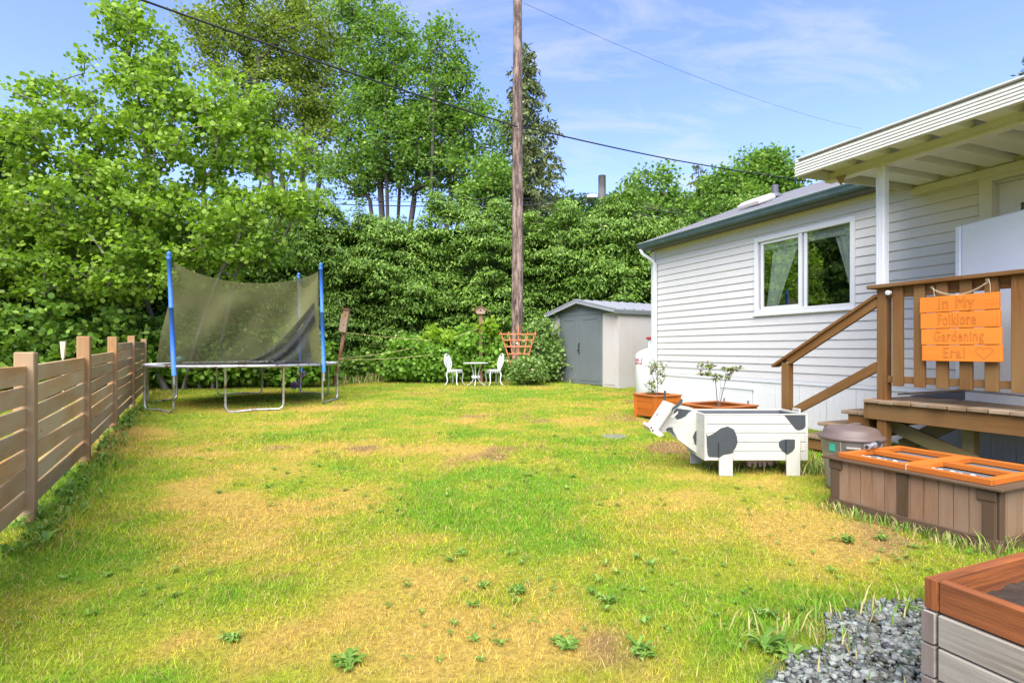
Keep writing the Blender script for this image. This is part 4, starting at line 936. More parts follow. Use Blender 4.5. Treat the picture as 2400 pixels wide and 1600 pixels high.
# ------------------------------------------------------------------ trampoline
TC = Vector((-5.13, 10.56, 0)); TR = 1.672; TZ = .866
def trampoline():
    t = thing('trampoline', 'round galvanised trampoline with blue sleeved poles and sagging black net', 'trampoline', (TC.x, TC.y, gz(0, TC.y)))
    zb = gz(0, TC.y)
    def rp(a, r=TR, z=TZ): a = R(a); return Vector((r*math.sin(a), -r*math.cos(a), z-zb))
    MB().tube([rp(a) for a in range(0, 360, 6)], .024, 8, closed=True).build('ring_frame', M['galv'], t, True)
    MB().lathe([(TR-.20, 0), (TR-.2, .004)], 60, (0, 0, TZ-zb)).build('jumping_mat', M['mat'], t)
    s = MB()
    for a in np.arange(0, 360, 4.5): s.tube([rp(a, TR-.02, TZ+.012), rp(a, TR-.20, TZ+.006)], .009, 4)
    s.build('springs', M['galv'], t); kids(t)[-1]['kind'] = 'stuff'
    for a0 in (15, 75, 135, 195, 255, 315):
        a1 = a0+31; A, B = rp(a0), rp(a1); za = gz(0, TC.y+A.y)+.015-zb; zb_ = gz(0, TC.y+B.y)+.015-zb
        a_, b_ = Vector((A.x*1.0, A.y*1.0, za)), Vector((B.x, B.y, zb_)); m = (a_+b_)/2
        u = (b_-a_).normalized(); P = [A-Vector((0, 0, .02)), Vector((A.x, A.y, za+.10))+u*.005, Vector((A.x, A.y, za+.035))+u*.022, a_+u*.08, m+Vector((0, 0, .018)), b_-u*.08, Vector((B.x, B.y, zb_+.035))-u*.022, Vector((B.x, B.y, zb_+.10))-u*.005, B-Vector((0, 0, .02))]
        MB().tube(P, .019, 8).build('leg', M['galv'], t, True)
    tops = {}
    for (ang, px0, py0, px1, py1) in ((346, 396, 606, 408, 880), (75, 752, 630, 759, 872), (166, 700, 651, 705, 872)):
        q = rp(ang, TR+.03); Y = TC.y+q.y; a = at(px0, py0, Y)-Vector((TC.x, TC.y, zb)); b = at(px1, py1, Y)-Vector((TC.x, TC.y, zb)); a.y = q.y; b.y = q.y
        m = a.lerp(b, .42); MB().tube([a, a.lerp(m, .5), m], .033, 8).tube([m+Vector((0, 0, -.006)), b], .036, 8).build('pole_sleeve', M['blue'], t, True)
        sl = kids(t)[-1]
        MB().lathe([(.0, .10), (.022, .09), (.034, .06), (.03, .03), (.022, .02), (.036, 0), (.038, -.03), (.02, -.05)][::-1], 10, a+Vector((0, 0, .02))).build('pole_cap', M['blue'], sl, True)
        MB().tube([b, b-Vector((0, 0, .16))], .018, 6).build('pole_foot', M['galv'], sl)
        tops[ang] = (a, b)
    # net: from left pole to right pole, sagging top edge, bottom flared on the mat
    a1 = tops[346][0]+Vector((.05, .05, -.03)); a2 = tops[75][0]+Vector((-.05, -.0, -.05))
    bl = rp(322, TR-.12, TZ+.02); br = rp(84, TR-.14, TZ+.02)
    def fn(u, v):
        top = a1.lerp(a2, u)-Vector((0, 0, .31*(4*u*(1-u))**.8*(1-.15*u))); bot = bl.lerp(br, u)+Vector((0, .0, 0)); bot.y += .25*math.sin(math.pi*u)
        p = top.lerp(bot, v); w = math.sin(math.pi*v); 
        edge = (1-u)**6; p.x += .03*w*(u**6)*-1
        p.y += .05*math.sin(u*9+v*4)*w+.03*math.sin(u*23+v*7)*w; return p
    MB().sheet(48, 20, fn).build('safety_net', M['net'], t, True)
    c1 = tops[75][0]+Vector((-.12, .3, -.35)); 
    def fn2(u, v):                                       # the loose swag folding down to the left
        top = Vector((a1.x+.55, .1, TZ-zb+.06)).lerp(c1, u**1.25); top.z = TZ-zb+.05+(c1.z-TZ+zb-.05)*.8*u**2.1
        bot = Vector((a1.x+.5, .15, TZ-zb+.03)).lerp(Vector((c1.x-.35*(1-u), .35, TZ-zb+.03+.75*u**3)), u)
        p = top.lerp(bot, v); q_ = (p.x-bl.x)/(br.x-bl.x); h_ = (p.z-(TZ-zb))/(a1.z-(TZ-zb)); p.y = (bl.y+(br.y-bl.y)*q_+.25*math.sin(math.pi*min(max(q_, 0), 1)))*(1-h_)+(a1.y+(a2.y-a1.y)*q_)*h_-.10+.03*math.sin(v*9+u*6); return p
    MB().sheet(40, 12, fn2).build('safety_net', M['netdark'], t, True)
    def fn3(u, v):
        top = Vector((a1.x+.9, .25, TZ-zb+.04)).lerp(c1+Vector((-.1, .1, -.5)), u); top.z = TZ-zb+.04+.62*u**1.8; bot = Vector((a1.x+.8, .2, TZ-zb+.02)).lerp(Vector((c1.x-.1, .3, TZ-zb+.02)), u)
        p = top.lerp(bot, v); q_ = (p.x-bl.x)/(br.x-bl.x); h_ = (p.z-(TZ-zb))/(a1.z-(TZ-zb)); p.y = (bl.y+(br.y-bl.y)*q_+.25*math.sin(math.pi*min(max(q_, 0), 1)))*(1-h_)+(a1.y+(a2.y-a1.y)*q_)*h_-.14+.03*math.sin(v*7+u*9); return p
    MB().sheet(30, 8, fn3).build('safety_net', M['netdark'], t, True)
    def fn4(u, v):                                       # net heaped at the right pole
        a = tops[75][0]+Vector((-.05, .0, -.06)); b = tops[166][0]+Vector((0, -.05, -.12)); top = a.lerp(b, u)-Vector((0, 0, .2*4*u*(1-u))); bot = rp(84, TR-.2, TZ+.02).lerp(rp(160, TR-.2, TZ+.02), u); p = top.lerp(bot, v); p.y += .03*math.sin(u*17+v*3); return p
    MB().sheet(24, 10, fn4).build('safety_net', M['net'], t, True)
    b = at(421, 842, 10.2); bb = thing('ball', 'teal play ball lying on the trampoline mat behind the net', 'ball', (b.x, 10.2, TZ+.01))
    MB().lathe([(.075*math.sin(a), .075-.075*math.cos(a)) for a in np.linspace(.05, 3.09, 12)], 16).build('ball_skin', M['ball'], bb, True)
trampoline()

# ------------------------------------------------------------------ garden corner: birdhouses, chairs, table, trellis
def corner():
    # leaning birdhouse pole
    f = G(783, 903); Y = f.y; tp = at(815, 738, Y); r = thing('birdhouse_pole', 'leaning reddish pole carrying a tall birdhouse with two holes', 'birdhouse', f)
    v = tp-f; MB().tube([(0, 0, -.05), v*.5, v], [.055, .05, .045], 9).build('pole', M['reddish'], r)
    d = v.normalized(); s = Vector((0, 1, 0)); w = d.cross(s)*-1
    c0 = at(807, 779, Y)-f; c1 = at(816, 727, Y)-f; ax = (c1-c0).normalized(); wx = Vector((0, 1, 0)).cross(ax).normalized()
    hb = MB().box((c0+c1)/2+Vector((0, -.10, 0)), ((c1-c0).length/2, .075, .06), (ax, wx, Vector((0, 1, 0))), .006).build('nest_box', M['bird'], r)
    for u in (.25, .68): p = c1.lerp(c0, u)+Vector((0, -.162, 0)); MB().tube([p, p+Vector((0, .01, 0))], .016, 10).build('entrance_hole', M['black'], hb)
    MB().box(c1+ax*.02+Vector((0, -.11, 0)), (.10, .10, .012), (wx, Vector((0, 1, 0)), ax), .003).build('box_roof', M['reddish'], r)
    MB().box((c0+c1)/2+wx*-.12+Vector((0, .0, -.05)), ((c1-c0).length/2*.8, .04, .015), (ax, wx, Vector((0, 1, 0))), .003).build('back_board', M['bird'], r)
    def rope(lb, pts, sag):
        P = []
        for i in range(len(pts)-1):
            a, b = pts[i], pts[i+1]
            for u in np.linspace(0, 1, 12)[(1 if i else 0):]: P.append(a.lerp(b, u)-Vector((0, 0, sag*4*u*(1-u))))
        tag(MB().tube(P, .0045, 5).build('rope', M['rope'], None, True), lb, 'rope', 'ropes tied between pole and shrubs')
    rope('topmost yellow rope stretched from the leaning pole to the bright shrub', [at(806, 779, Y-.1), at(1012, 797, Y)], .02)
    rope('middle yellow rope rising from the leaning pole towards the shrub', [at(793, 840, Y-.1), at(965, 816, Y)], .03)
    rope('lowest yellow rope hanging slack from the leaning pole', [at(795, 842, Y-.1), at(1015, 830, Y)], .05)
    rope('yellow rope end slanting up to the small birdhouse post', [at(1063, 791, Y), at(1122, 770, Y)], .0)
    # small birdhouse
    q = at(1127, 830, 15.3); r = thing('birdhouse_pole', 'slim post topped by a small gabled birdhouse among the shrubs', 'birdhouse', (q.x, 15.3, gz(0, 15.3)))
    top = at(1127, 736, 15.3).z-gz(0, 15.3); MB().bb(-.05, .05, -.05, .05, 0, top).build('pole', M['reddish'], r)
    hb = MB().prism([(-.10, 0), (.10, 0), (.16, .10), (0, .19), (-.16, .10)], (0, -.12, top), (1, 0, 0), (0, 0, 1), (0, 1, 0), .2).build('nest_box', M['bird'], r)
    MB().tube([(0, -.125, top+.1), (0, -.115, top+.1)], .025, 10).build('entrance_hole', M['black'], hb)
    for s_ in (-1, 1): MB().bar((0, -.01, top+.21), (s_*.22, -.01, top+.075), .02, .28, (0, 0, 1)).build('roof_board', M['reddish'], r)
    # cast metal chairs and table
    def chair(label, foot, rz, group):
        c = thing('garden_chair', label, 'chair', foot, rz, group)
        MB().lathe([(.19, .38), (.205, .385), (.205, .40), (.19, .405)], 20).build('seat', M['iron'], c)
        a = MB()
        for k in range(20):
            t0 = 2*math.pi*k/20; a.tube([(.195*math.cos(t0), .195*math.sin(t0), .385), (.20*math.cos(t0+.16), .20*math.sin(t0+.16), .33), (.195*math.cos(t0+.31), .195*math.sin(t0+.31), .385)], .008, 4)
        a.build('seat_apron', M['iron'], c)
        b = MB(); oc = []      # back: pointed oval frame with pierced scrolls
        def bp(y, z): return (-.17-.22*max(0, z-.40)*.9, y, z)
        for t0 in np.linspace(0, 2*math.pi, 26)[:-1]:
            rr = .165*(1-.12*math.cos(t0)); oc.append(bp(rr*math.sin(t0), .625+.195*math.cos(t0)))
        b.tube(oc, .014, 6, closed=True)
        for k in range(-3, 4): b.tube([bp(k*.012, .44), bp(k*.038, .60), bp(k*.042*(1-.1*abs(k)), .76)], .009, 4)
        for z in (.50, .57, .64, .71): b.tube([bp(y, z+.02*math.cos(y*18)) for y in np.linspace(-.145, .145, 7)], .009, 4)
        b.tube([bp(-.07, .40), bp(-.06, .46)], .016, 5); b.tube([bp(.07, .40), bp(.06, .46)], .016, 5)
        b.build('backrest', M['iron'], c)
        for (sx, sy) in ((1, 1), (1, -1), (-1, 1), (-1, -1)):
            e = Vector((sx*.125, sy*.125, 0)); P = [e*1.05+Vector((0, 0, .38)), e*1.25+Vector((0, 0, .28)), e*1.1+Vector((0, 0, .12)), e*1.35+Vector((0, 0, .02)), e*1.6+Vector((0, 0, .008))]
            MB().tube(P, [.03, .024, .015, .013, .012], 6).build('leg', M['iron'], c, True)
        return c
    p1 = G(1066, 902); p2 = G(1156, 902); gr = 'white cast metal garden chairs'
    chair('white ornate garden chair on the left of the small round table', p1, R(-25), gr)
    chair('white ornate garden chair on the right of the small table, near the trellis', p2, R(205), gr)
    t0 = G(1115, 904); t = thing('garden_table', 'small round white bistro table between two chairs', 'table', t0)
    MB().lathe([(.02, .575), (.32, .580), (.325, .59), (.32, .60), (.02, .602)], 28).build('tabletop', M['iron'], t)
    for k in range(3):
        a = 2*math.pi*k/3+.5; e = Vector((math.cos(a), math.sin(a), 0)); P = [e*.16+Vector((0, 0, .575)), e*.10+Vector((0, 0, .42)), e*.055+Vector((0, 0, .22)), e*.10+Vector((0, 0, .12)), e*.19+Vector((0, 0, .035)), e*.27+Vector((0, 0, .01))]
        MB().tube(P, .012, 6).build('leg', M['iron'], t, True); q = e*.085+Vector((0, 0, .23)); MB().lathe([(.01, -.045), (.035, -.03), (.045, 0), (.035, .03), (.01, .045)], 8, q).build('scroll', M['iron'], kids(t)[-1])
    MB().tube([(.06*math.cos(a), .06*math.sin(a), .2) for a in np.linspace(0, 6.28, 13)[:-1]], .009, 5, closed=True).build('leg_ring', M['iron'], t)
    # trellis
    Y = 14.6; o = at(1215, 905, Y); o.z = gz(0, Y); r = thing('fan_trellis', 'orange fan shaped wooden trellis with climbing rose at the pole foot', 'trellis', o)
    def q(px, py, dy=0): w_ = at(px, py, Y)-o; w_.y = dy; return w_
    for (x, y) in ((1173, 777), (1192, 777), (1215, 763), (1237, 778), (1255, 777)): MB().bar(q(1215+(x-1215)*.12, 893), q(x, y), .035, .022, (1, 0, 0)).build('upright', M['trellis'], r)
    for (xa, xb, y) in ((1170, 1257, 783), (1178, 1250, 797), (1184, 1243, 812), (1190, 1238, 829)): MB().bar(q(xa, y, -.025), q(xb, y, -.025), .035, .022, (0, 0, 1)).build('crossbar', M['trellis'], r)
corner()
def sh(name, label, px, pyb, r, h, n, size, mat, seed, Y=None, **kw):
    p = G(px, pyb) if Y is None else Vector((at(px, pyb, Y).x, Y, gz(0, Y))); return shrub(name, label, 'shrub', p, r, h, n, size, M[mat], seed=seed, group='shrubs along the foot of the hedge', **kw)
sh('rose_bush', 'climbing rose bush with pale blooms spreading over the orange trellis', 1236, 893, .42, .75, 100, .065, 'roseleaf', 61, Y=14.35)
sh('rose_bush', 'leafy bush with pale flowers between the trellis and the shed', 1268, 890, .5, 1.75, 190, .08, 'roseleaf', 62, Y=15.2)
sh('leafy_shrub', 'arching green shrub left of the white chairs', 965, 893, .75, 1.25, 200, .10, 'shrubleaf', 63, Y=15.3)
sh('leafy_shrub', 'low round green shrub at the lawn edge left of the chairs', 1015, 893, .6, 1.0, 150, .09, 'shrubleaf', 64, Y=15.2)
sh('leafy_shrub', 'green shrub behind the small white table', 1110, 890, .8, 1.5, 220, .10, 'shrubleaf', 65, Y=15.6)
sh('leafy_shrub', 'green shrub on the hedge foot behind the left chair', 1050, 890, .6, 1.3, 160, .09, 'shrubleaf', 66, Y=15.8)
sh('leafy_shrub', 'dark leafy shrub beside the leaning birdhouse pole', 860, 888, 1.0, .8, 140, .10, 'hedgeleaf', 67, Y=16.3)
lm = at(1030, 800, 15.5); shrub('lime_shrub', 'bright lime green young shrub where the ropes end', 'shrub', (lm.x, 15.5, gz(0, 15.5)), .45, 1.6, 60, .12, M['limeleaf'], seed=68, blobs=[((lm.x, 15.5, at(0, 795, 15.5).z), (.5, .35, .3)), ((at(1135, 0, 15.5).x, 15.5, at(0, 770, 15.5).z), (.22, .2, .3))], T=LEAFM)

# ------------------------------------------------------------------ shed
def shed():
    o = Vector((1.14, 15.86, .18)); a = math.atan2(-.852, .523); W = 2.83; D = 2.3; e = 1.94; s = thing('garden_shed', 'beige resin garden shed with grey double doors and low gable', 'shed', o, a)
    def S(px, py): t, z = hit(px, py, o, a); return t, z-o.z
    xa = S(1313, 800)[0]; xb = S(1412, 800)[0]; xm = S(1356, 800)[0]; xr = W
    MB().bb(0, xa, 0, .04, 0, e).build('wall_panel', M['shedwall'], s)
    MB().bb(xb, xr, 0, .04, 0, e).build('wall_panel', M['shedwall'], s); MB().bb(xb+.08, xr-.10, -.012, 0, .08, e-.14, .01).bb(xb+.2, xr-.25, -.02, -.012, e-.13, e-.115).build('raised_panel', M['shedwall'], kids(s)[-1])
    MB().bb(W-.04, W, .04, D, 0, e).build('wall_panel', M['shedwall'], s)
    rp = MB()
    for k in range(1, 5): rp.bb(W, W+.008, k*D/5-.012, k*D/5+.012, .03, e-.05, .003)
    rp.build('wall_rib', M['shedwall'], kids(s)[-1])
    MB().bb(0, .04, .04, D, 0, e).build('wall_panel', M['shedwall'], s); MB().bb(0, W, D-.04, D, 0, e).build('wall_panel', M['shedwall'], s)
    for (p, q) in ((xa, xm), (xm, xb)):
        dd = MB().bb(p+.006, q-.004, -.03, .01, .04, e-.06, .008).build('shed_door', M['sheddoor'], s); m = MB()
        m.bb(p+.10, q-.09, -.04, -.03, .14, e-.2, .006); m.bb(p+.2, q-.15, -.046, -.04, e-.19, e-.175, .002); m.build('door_panel', M['sheddoor'], dd)
    hx, hz = S(1361, 815); MB().tube([(hx, -.035, hz+.14), (hx, -.075, hz+.11), (hx, -.075, hz-.11), (hx, -.035, hz-.14)], .014, 6).build('door_handle', M['black'], s)
    hx, hz = S(1356.5, 817); MB().tube([(hx, -.03, hz), (hx, -.06, hz)], .03, 10).build('padlock', M['galv'], s)
    pk = .30
    g = MB(); g.prism([(0.0, e), (W, e), (W/2, e+pk)], (0, -.012, 0), (1, 0, 0), (0, 0, 1), (0, 1, 0), .05); gb = g.build('gable', M['sheddoor'], s)
    MB().bb(0, W, -.035, -.008, e-.06, e+.035).build('header', M['sheddoor'], gb)
    v = MB()
    for k in range(3): v.bb(W/2-.17, W/2-.0, -.03, -.012, e+.13+k*.055, e+.15+k*.055)
    v.build('gable_vent', M['darkgrey'], gb); MB().bb(W/2+.02, W/2+.05, -.025, -.012, e+.03, e+pk-.04).build('gable_rib', M['sheddoor'], gb)
    for s_ in (-1, 1):
        p0 = Vector((W/2, 0, e+pk+.025)); p1 = Vector((W/2+s_*(W/2+.07), 0, e+.0)); ax = (p1-p0).normalized(); r = MB()
        r.box((p0+p1)/2+Vector((0, D/2-.05, 0)), ((p1-p0).length/2, D/2+.14, .018), (ax, Vector((0, 1, 0)), ax.cross(Vector((0, 1, 0)))), .004); ro = r.build('roof_panel', M['shedroof'], s)
        rb = MB(); n_ = ax.cross(Vector((0, 1, 0))); n_ = n_ if n_.z > 0 else -n_
        for k in range(9): y = -.19+k*(D+.27)/8; rb.bar(p0+Vector((0, y, 0))+n_*.025, p1+Vector((0, y, 0))+n_*.025, .03, .06, n_)
        rb.build('roof_rib', M['shedroof'], ro)
        MB().bar(p0+Vector((0, -.2, -.03)), p1+Vector((0, -.2, -.03)), .09, .02, (0, 0, 1)).build('barge_board', M['shedroof'], ro)
    MB().bb(W+.05, W+.075, -.19, D+.1, e-.10, e-.01).build('eave_trim', M['sheddoor'], s)
    # propane tank
    p = Vector((2.94, 11.3, gz(0, 11.3))); t = thing('propane_tank', 'white upright propane tank with red cap beside the house corner', 'gas tank', p); rt = .38; zt = at(0, 812, 11.3).z-p.z
    prof = [(rt-.03, .0), (rt-.03, .05), (rt, .08), (rt, zt-.22)]+[(rt*math.cos(q), zt-.22+.2*math.sin(q)) for q in np.linspace(.15, 1.35, 7)]+[(.05, zt-.02)]
    MB().lathe(prof, 36).build('tank_body', M['tank'], t, True)
    MB().lathe([(.125, zt-.05), (.125, zt+.14), (.118, zt+.15), (.0, zt+.15)], 20).build('valve_collar', M['tank'], t)
    col = kids(t)[-1]
    MB().lathe([(.165, zt+.15), (.17, zt+.17), (.14, zt+.20), (.02, zt+.205)], 20).build('collar_cap', M['red'], t)
    dm = MB(); c0 = Vector((-.075, -.118, zt+.085)); dm.prism([(-.035, 0), (0, -.024), (.035, 0), (0, .024)], c0, (1, -.3, 0), (0, 0, 1), (-.3, -1, 0), .006); dm.build('hazard_diamond', M['darkgrey'], col)
    def wrap(body, size, z, ang, mat, shear=.25):
        cu = bpy.data.curves.new('t', 'FONT'); cu.body = body; cu.size = size; cu.shear = shear; cu.align_x = 'CENTER'; cu.offset = .002
        to = bpy.data.objects.new('t', cu); C.objects.link(to); dg = bpy.context.evaluated_depsgraph_get(); me = bpy.data.meshes.new_from_object(to.evaluated_get(dg)); bpy.data.objects.remove(to)
        rr = rt+.003
        for v_ in me.vertices: x, y = v_.co.x*1.5, v_.co.y; th = ang+x/rr; v_.co = (rr*math.cos(th), rr*math.sin(th), z+y)
        me.materials.clear(); me.name = 'tank_lettering'; obj('tank_lettering', me, mat, kids(t)[0])
    zz = at(0, 845, 11.0).z-p.z
    wrap('FUELS', .088, zz-.02, R(-168), M['redink']); wrap('PROPANE', .05, zz-.075, R(-168), M['redink'])
shed()

# ------------------------------------------------------------------ stained planters with small maples
def planters():
    def box(label, corner, size, rot, hgt):
        p = thing('wooden_planter', label, 'planter', corner, rot, 'orange stained planter boxes by the house'); n = 3; bh = (hgt-.06)/n; w = .07
        for (ax, oth) in ((0, 0), (0, size), (1, 0), (1, size)):
            for k in range(n):
                z0 = .05+k*bh; b = MB()
                if ax == 0: y0 = .012 if oth == 0 else size-.03; b.bb(.02, size-.02, y0, y0+.018, z0+.002, z0+bh-.002)
                else: x0 = .012 if oth == 0 else size-.03; b.bb(x0, x0+.018, .032, size-.032, z0+.002, z0+bh-.002)
                b.build('side_board', M['orange'], p)
        for (x, y, sx, sy) in ((0, 0, 1, 1), (size, 0, -1, 1), (0, size, 1, -1), (size, size, -1, -1)):
            b = MB(); b.bb(min(x, x+sx*w), max(x, x+sx*w), min(y, y+sy*.012), max(y, y+sy*.012), 0, hgt-.02); b.bb(min(x, x+sx*.012), max(x, x+sx*.012), min(y+sy*.012, y+sy*w), max(y+sy*.012, y+sy*w), 0, hgt-.02); b.build('corner_board', M['orange'], p)
        r = .05
        for q in ((-.015, size+.015, -.015, r), (-.015, size+.015, size-r, size+.015)): MB().bb(*q, hgt-.02, hgt).build('rim_board', M['planter'], p)
        for q in ((-.015, r, r, size-r), (size-r, size+.015, r, size-r)): MB().bb(*q, hgt-.02, hgt).build('rim_board', M['planter'], p)
        MB().sheet(8, 8, lambda u, v: (.03+u*(size-.06), .03+v*(size-.06), hgt-.07+.012*math.sin(u*9)*math.cos(v*7))).build('soil', M['dirt'], p)
        return p
    c1 = G(1535, 987); box('orange stained planter box with a bushy young plant at the house corner', c1, .5, R(25), .38)
    c2 = Vector((2.525, 6.63, gz(0, 6.63))); box('orange stained planter box with a wide branched sapling behind the cow planter', c2, .66, R(27), .39)
    u = lambda rot: (Vector((math.cos(R(rot)), math.sin(R(rot)), 0)), Vector((-math.sin(R(rot)), math.cos(R(rot)), 0)))
    a, b = u(25); m1 = c1+a*.25+b*.25+Vector((0, 0, .30)); Y = m1.y
    tree('potted_maple', 'young upright maple with green leaves and dark red tips in left planter', 'small tree', [stem(m1, at(1541, 845, Y), 6), stem(m1, at(1530, 880, Y), 5)],
         [E(1530, 860, 16, 22, Y), E(1548, 880, 14, 25, Y), E(1525, 905, 18, 16, Y), E(1520, 915, 12, 8, Y), E(1556, 852, 10, 8, Y), E(1521, 842, 5, 12, Y), E(1563, 880, 8, 4, Y)], 60, 3, .026, LEAFM, M['redleaf'], M['twigred'], .018, seed=81, seg=.06, rmin=.0012, shell=.1, rexp=.45, upw=0)
    a, b = u(27); m2 = c2+a*.33+b*.33+Vector((0, 0, .30)); Y = m2.y
    tree('potted_maple', 'sparse spreading maple sapling with reddish leaves in right planter', 'small tree', [stem(m2, at(1677, 890, Y), 6, .0), stem(m2, at(1701, 890, Y), 6), stem(m2, at(1690, 893, Y), 5)],
         [E(1660, 858, 22, 5, Y), E(1712, 863, 26, 6, Y), E(1656, 877, 22, 5, Y), E(1680, 884, 12, 8, Y), E(1708, 880, 12, 5, Y), E(1650, 850, 8, 5, Y)], 64, 3, .027, LEAFM, M['redleaf'], M['twigred'], .016, seed=82, seg=.06, rmin=.0012, shell=.1, rexp=.45, upw=0)
planters()

# ------------------------------------------------------------------ cow planter
def cow():
    Y0 = 4.89; D = .50; ox = at(1780, 0, Y0).x; c = thing('cow_planter', 'wooden garden planter shaped like a white cow with dark grey patches', 'planter', (ox, Y0, gz(0, Y0)))
    zg = gz(0, Y0)
    def q(x, y, Y=Y0): p = at(1500+x/5.6, 900+y/5.6, Y); return (p.x-ox, p.z-zg)
    EX, EZ, EY = (1, 0, 0), (0, 0, 1), (0, 1, 0)
    def poly(name, pts, y, d, mat, parent=c): return MB().prism([q(*p) for p in pts], (0, y, 0), EX, EZ, EY, d).build(name, mat, parent)
    X0, X1 = q(878, 0)[0], q(2178, 0)[0]; zs = [q(0, v)[1] for v in (1003, 885, 763, 640, 525, 402)]
    for i in range(5): MB().bb(X0, X1, 0, .02, zs[i]+.002, zs[i+1]-.002, .003).build('side_board', M['cow'], c)
    for i in range(5): MB().bb(X0, X1, D-.02, D, zs[i]+.0015, zs[i+1]-.0015, .002).build('side_board', M['cow'], c)
    for x in (X0-.02, X1): MB().bb(x, x+.02, .0, D, zs[0], zs[5]+.004).build('end_board', M['cow'], c)
    l = MB(); zt = zs[5]-.012; l.bb(X0+.004, X1-.004, .024, .03, zs[0], zt); l.bb(X0+.004, X1-.004, D-.03, D-.024, zs[0], zt); l.bb(X0+.004, X0+.01, .03, D-.03, zs[0], zt); l.bb(X1-.01, X1-.004, .03, D-.03, zs[0], zt)
    l.sheet(20, 8, lambda u, v: (X0+.01+u*(X1-X0-.02), .03+v*(D-.06), zs[0]+.16+.01*math.sin(u*12+v*5))); l.build('liner', M['liner'], c)
    MB().bb(X0-.02, X1+.02, -.002, .03, zs[5]-.001, zs[5]+.006).build('rim', M['cow'], c)
    # legs
    for (a, b, ytop, yb, y0) in ((1030, 1208, 765, 1228, -.022), (1912, 2090, 725, 1236, -.022)):
        z1 = q(0, ytop)[1]; MB().bb(q(a, 0)[0], q(b, 0)[0], y0, y0+.02, 0, z1, .004).build('leg', M['cow'], c)
    for (a, b) in ((905, 1060), (1990, 2150)): MB().bb(q(a, 0)[0], q(b, 0)[0], D+.002, D+.022, 0, zs[1], .004).build('leg', M['cow'], c)
    # head and neck side boards
    neck = [(610, 312), (790, 345), (880, 402), (880, 1000), (850, 965), (600, 782), (460, 662), (360, 692), (296, 640), (330, 590), (400, 520), (470, 455), (520, 400), (550, 340)]
    nb = poly('head_board', neck, .22, .02, M['cow']); poly('head_board', neck, .30, .02, M['cow'])
    fp = [(455, 250), (522, 298), (300, 632), (222, 580)]
    F0 = MB(); a_ = Vector((*q(488, 274), 0)); b_ = Vector((*q(258, 606), 0)); pa = Vector((a_.x, .17, a_.y)); pb = Vector((b_.x, .15, b_.y)); ax = (pb-pa).normalized()
    wd = Vector((.50, -.80, .30)); wd = (wd-ax*wd.dot(ax)).normalized()
    cen = (pa+pb)/2+wd*.0; F0.box(cen+Vector((-.01, .05, 0)), ((pb-pa).length/2, .086, .014), (ax, wd, ax.cross(wd)), .003); fb = F0.build('face_board', M['cow'], c); nrm = ax.cross(wd); nrm = nrm if nrm.dot(Vector((-.3, -1, 0))) > 0 else -nrm
    for (t, w_) in ((-.04, -.030), (.03, .034)):
        for dd in (0,):
            e = cen+Vector((-.01, .05, 0))+ax*(.01)+wd*(.035 if w_ > 0 else -.035)+nrm*.0125; MB().box(e, (.018, .011, .0015), (ax, wd, nrm), .0005).build('eye', M['black'], fb)
    mz = poly('muzzle', [(178, 548), (222, 578), (300, 640), (356, 690), (300, 714), (192, 652), (160, 592)], .10, .26, M['pink'])
    for (x, y) in ((185, 590), (205, 628)): p = q(x, y); MB().tube([(p[0], .096, p[1]), (p[0], .10, p[1])], .009, 8).build('nostril', M['black'], mz)
    poly('ear', [(610, 208), (619, 240), (565, 312), (500, 352), (464, 382), (482, 330), (530, 288), (572, 238)], .12, .012, M['cowdark'])
    poly('ear', [(545, 372), (540, 400), (500, 440), (455, 455), (480, 425), (520, 395)], .10, .012, M['pink'])
    poly('horn', [(462, 122), (484, 125), (480, 250), (452, 262)], .34, .02, M['cowdark'])
    # tail on the rear end
    xt = q(2178, 0)[0]+.021; zt2 = q(0, 352)[1]; MB().bb(xt, xt+.018, .16, .28, q(0, 845)[1], zt2).build('tail_board', M['cow'], c); MB().bb(xt+.0, xt+.018, .16, .28, q(0, 960)[1], q(0, 846)[1]).build('tail_tip', M['cowdark'], c)
    poly('udder', [(1560, 1008), (1892, 1008), (1886, 1110), (1862, 1142), (1832, 1122), (1820, 1085), (1796, 1080), (1790, 1140), (1760, 1147), (1745, 1085), (1726, 1080), (1725, 1140), (1700, 1147), (1690, 1085), (1666, 1080), (1660, 1150), (1630, 1157), (1620, 1090), (1592, 1100), (1590, 1142), (1560, 1147), (1536, 1110)], .20, .02, M['pink'])
    # painted patches, a film of paint each
    def patch(pts, y, d=.0012): return poly('painted_patch', pts, y-.0015, d, M['cowdark'])
    patch([(868, 640), (886, 682), (960, 650), (1060, 577), (1150, 553), (1230, 590), (1270, 680), (1281, 760), (1250, 842), (1180, 905), (1080, 920), (1032, 958), (905, 955), (885, 920)], -.0005)
    patch([(1027, 762), (1211, 762), (1211, 888), (1180, 904), (1085, 920), (1027, 957)], -.0222, .0232)
    patch([(1890, 403), (2170, 406), (2170, 560), (2140, 590), (2082, 606), (2040, 590)], -.0005)
    patch([(1820, 765), (1850, 735), (1908, 722), (1908, 905), (1870, 880), (1825, 820)], -.0005); patch([(1909, 722), (2018, 722), (2015, 830), (1985, 875), (1918, 918), (1909, 912)], -.0222, .0232)
    patch([(540, 395), (572, 350), (790, 378), (740, 412), (700, 460), (640, 490), (580, 505), (548, 460)], .22); patch([(430, 640), (460, 612), (520, 612), (530, 660), (592, 765), (470, 664), (432, 660)], .22)
    patch([(800, 740), (830, 672), (868, 640), (868, 870), (825, 842)], .22)
cow()

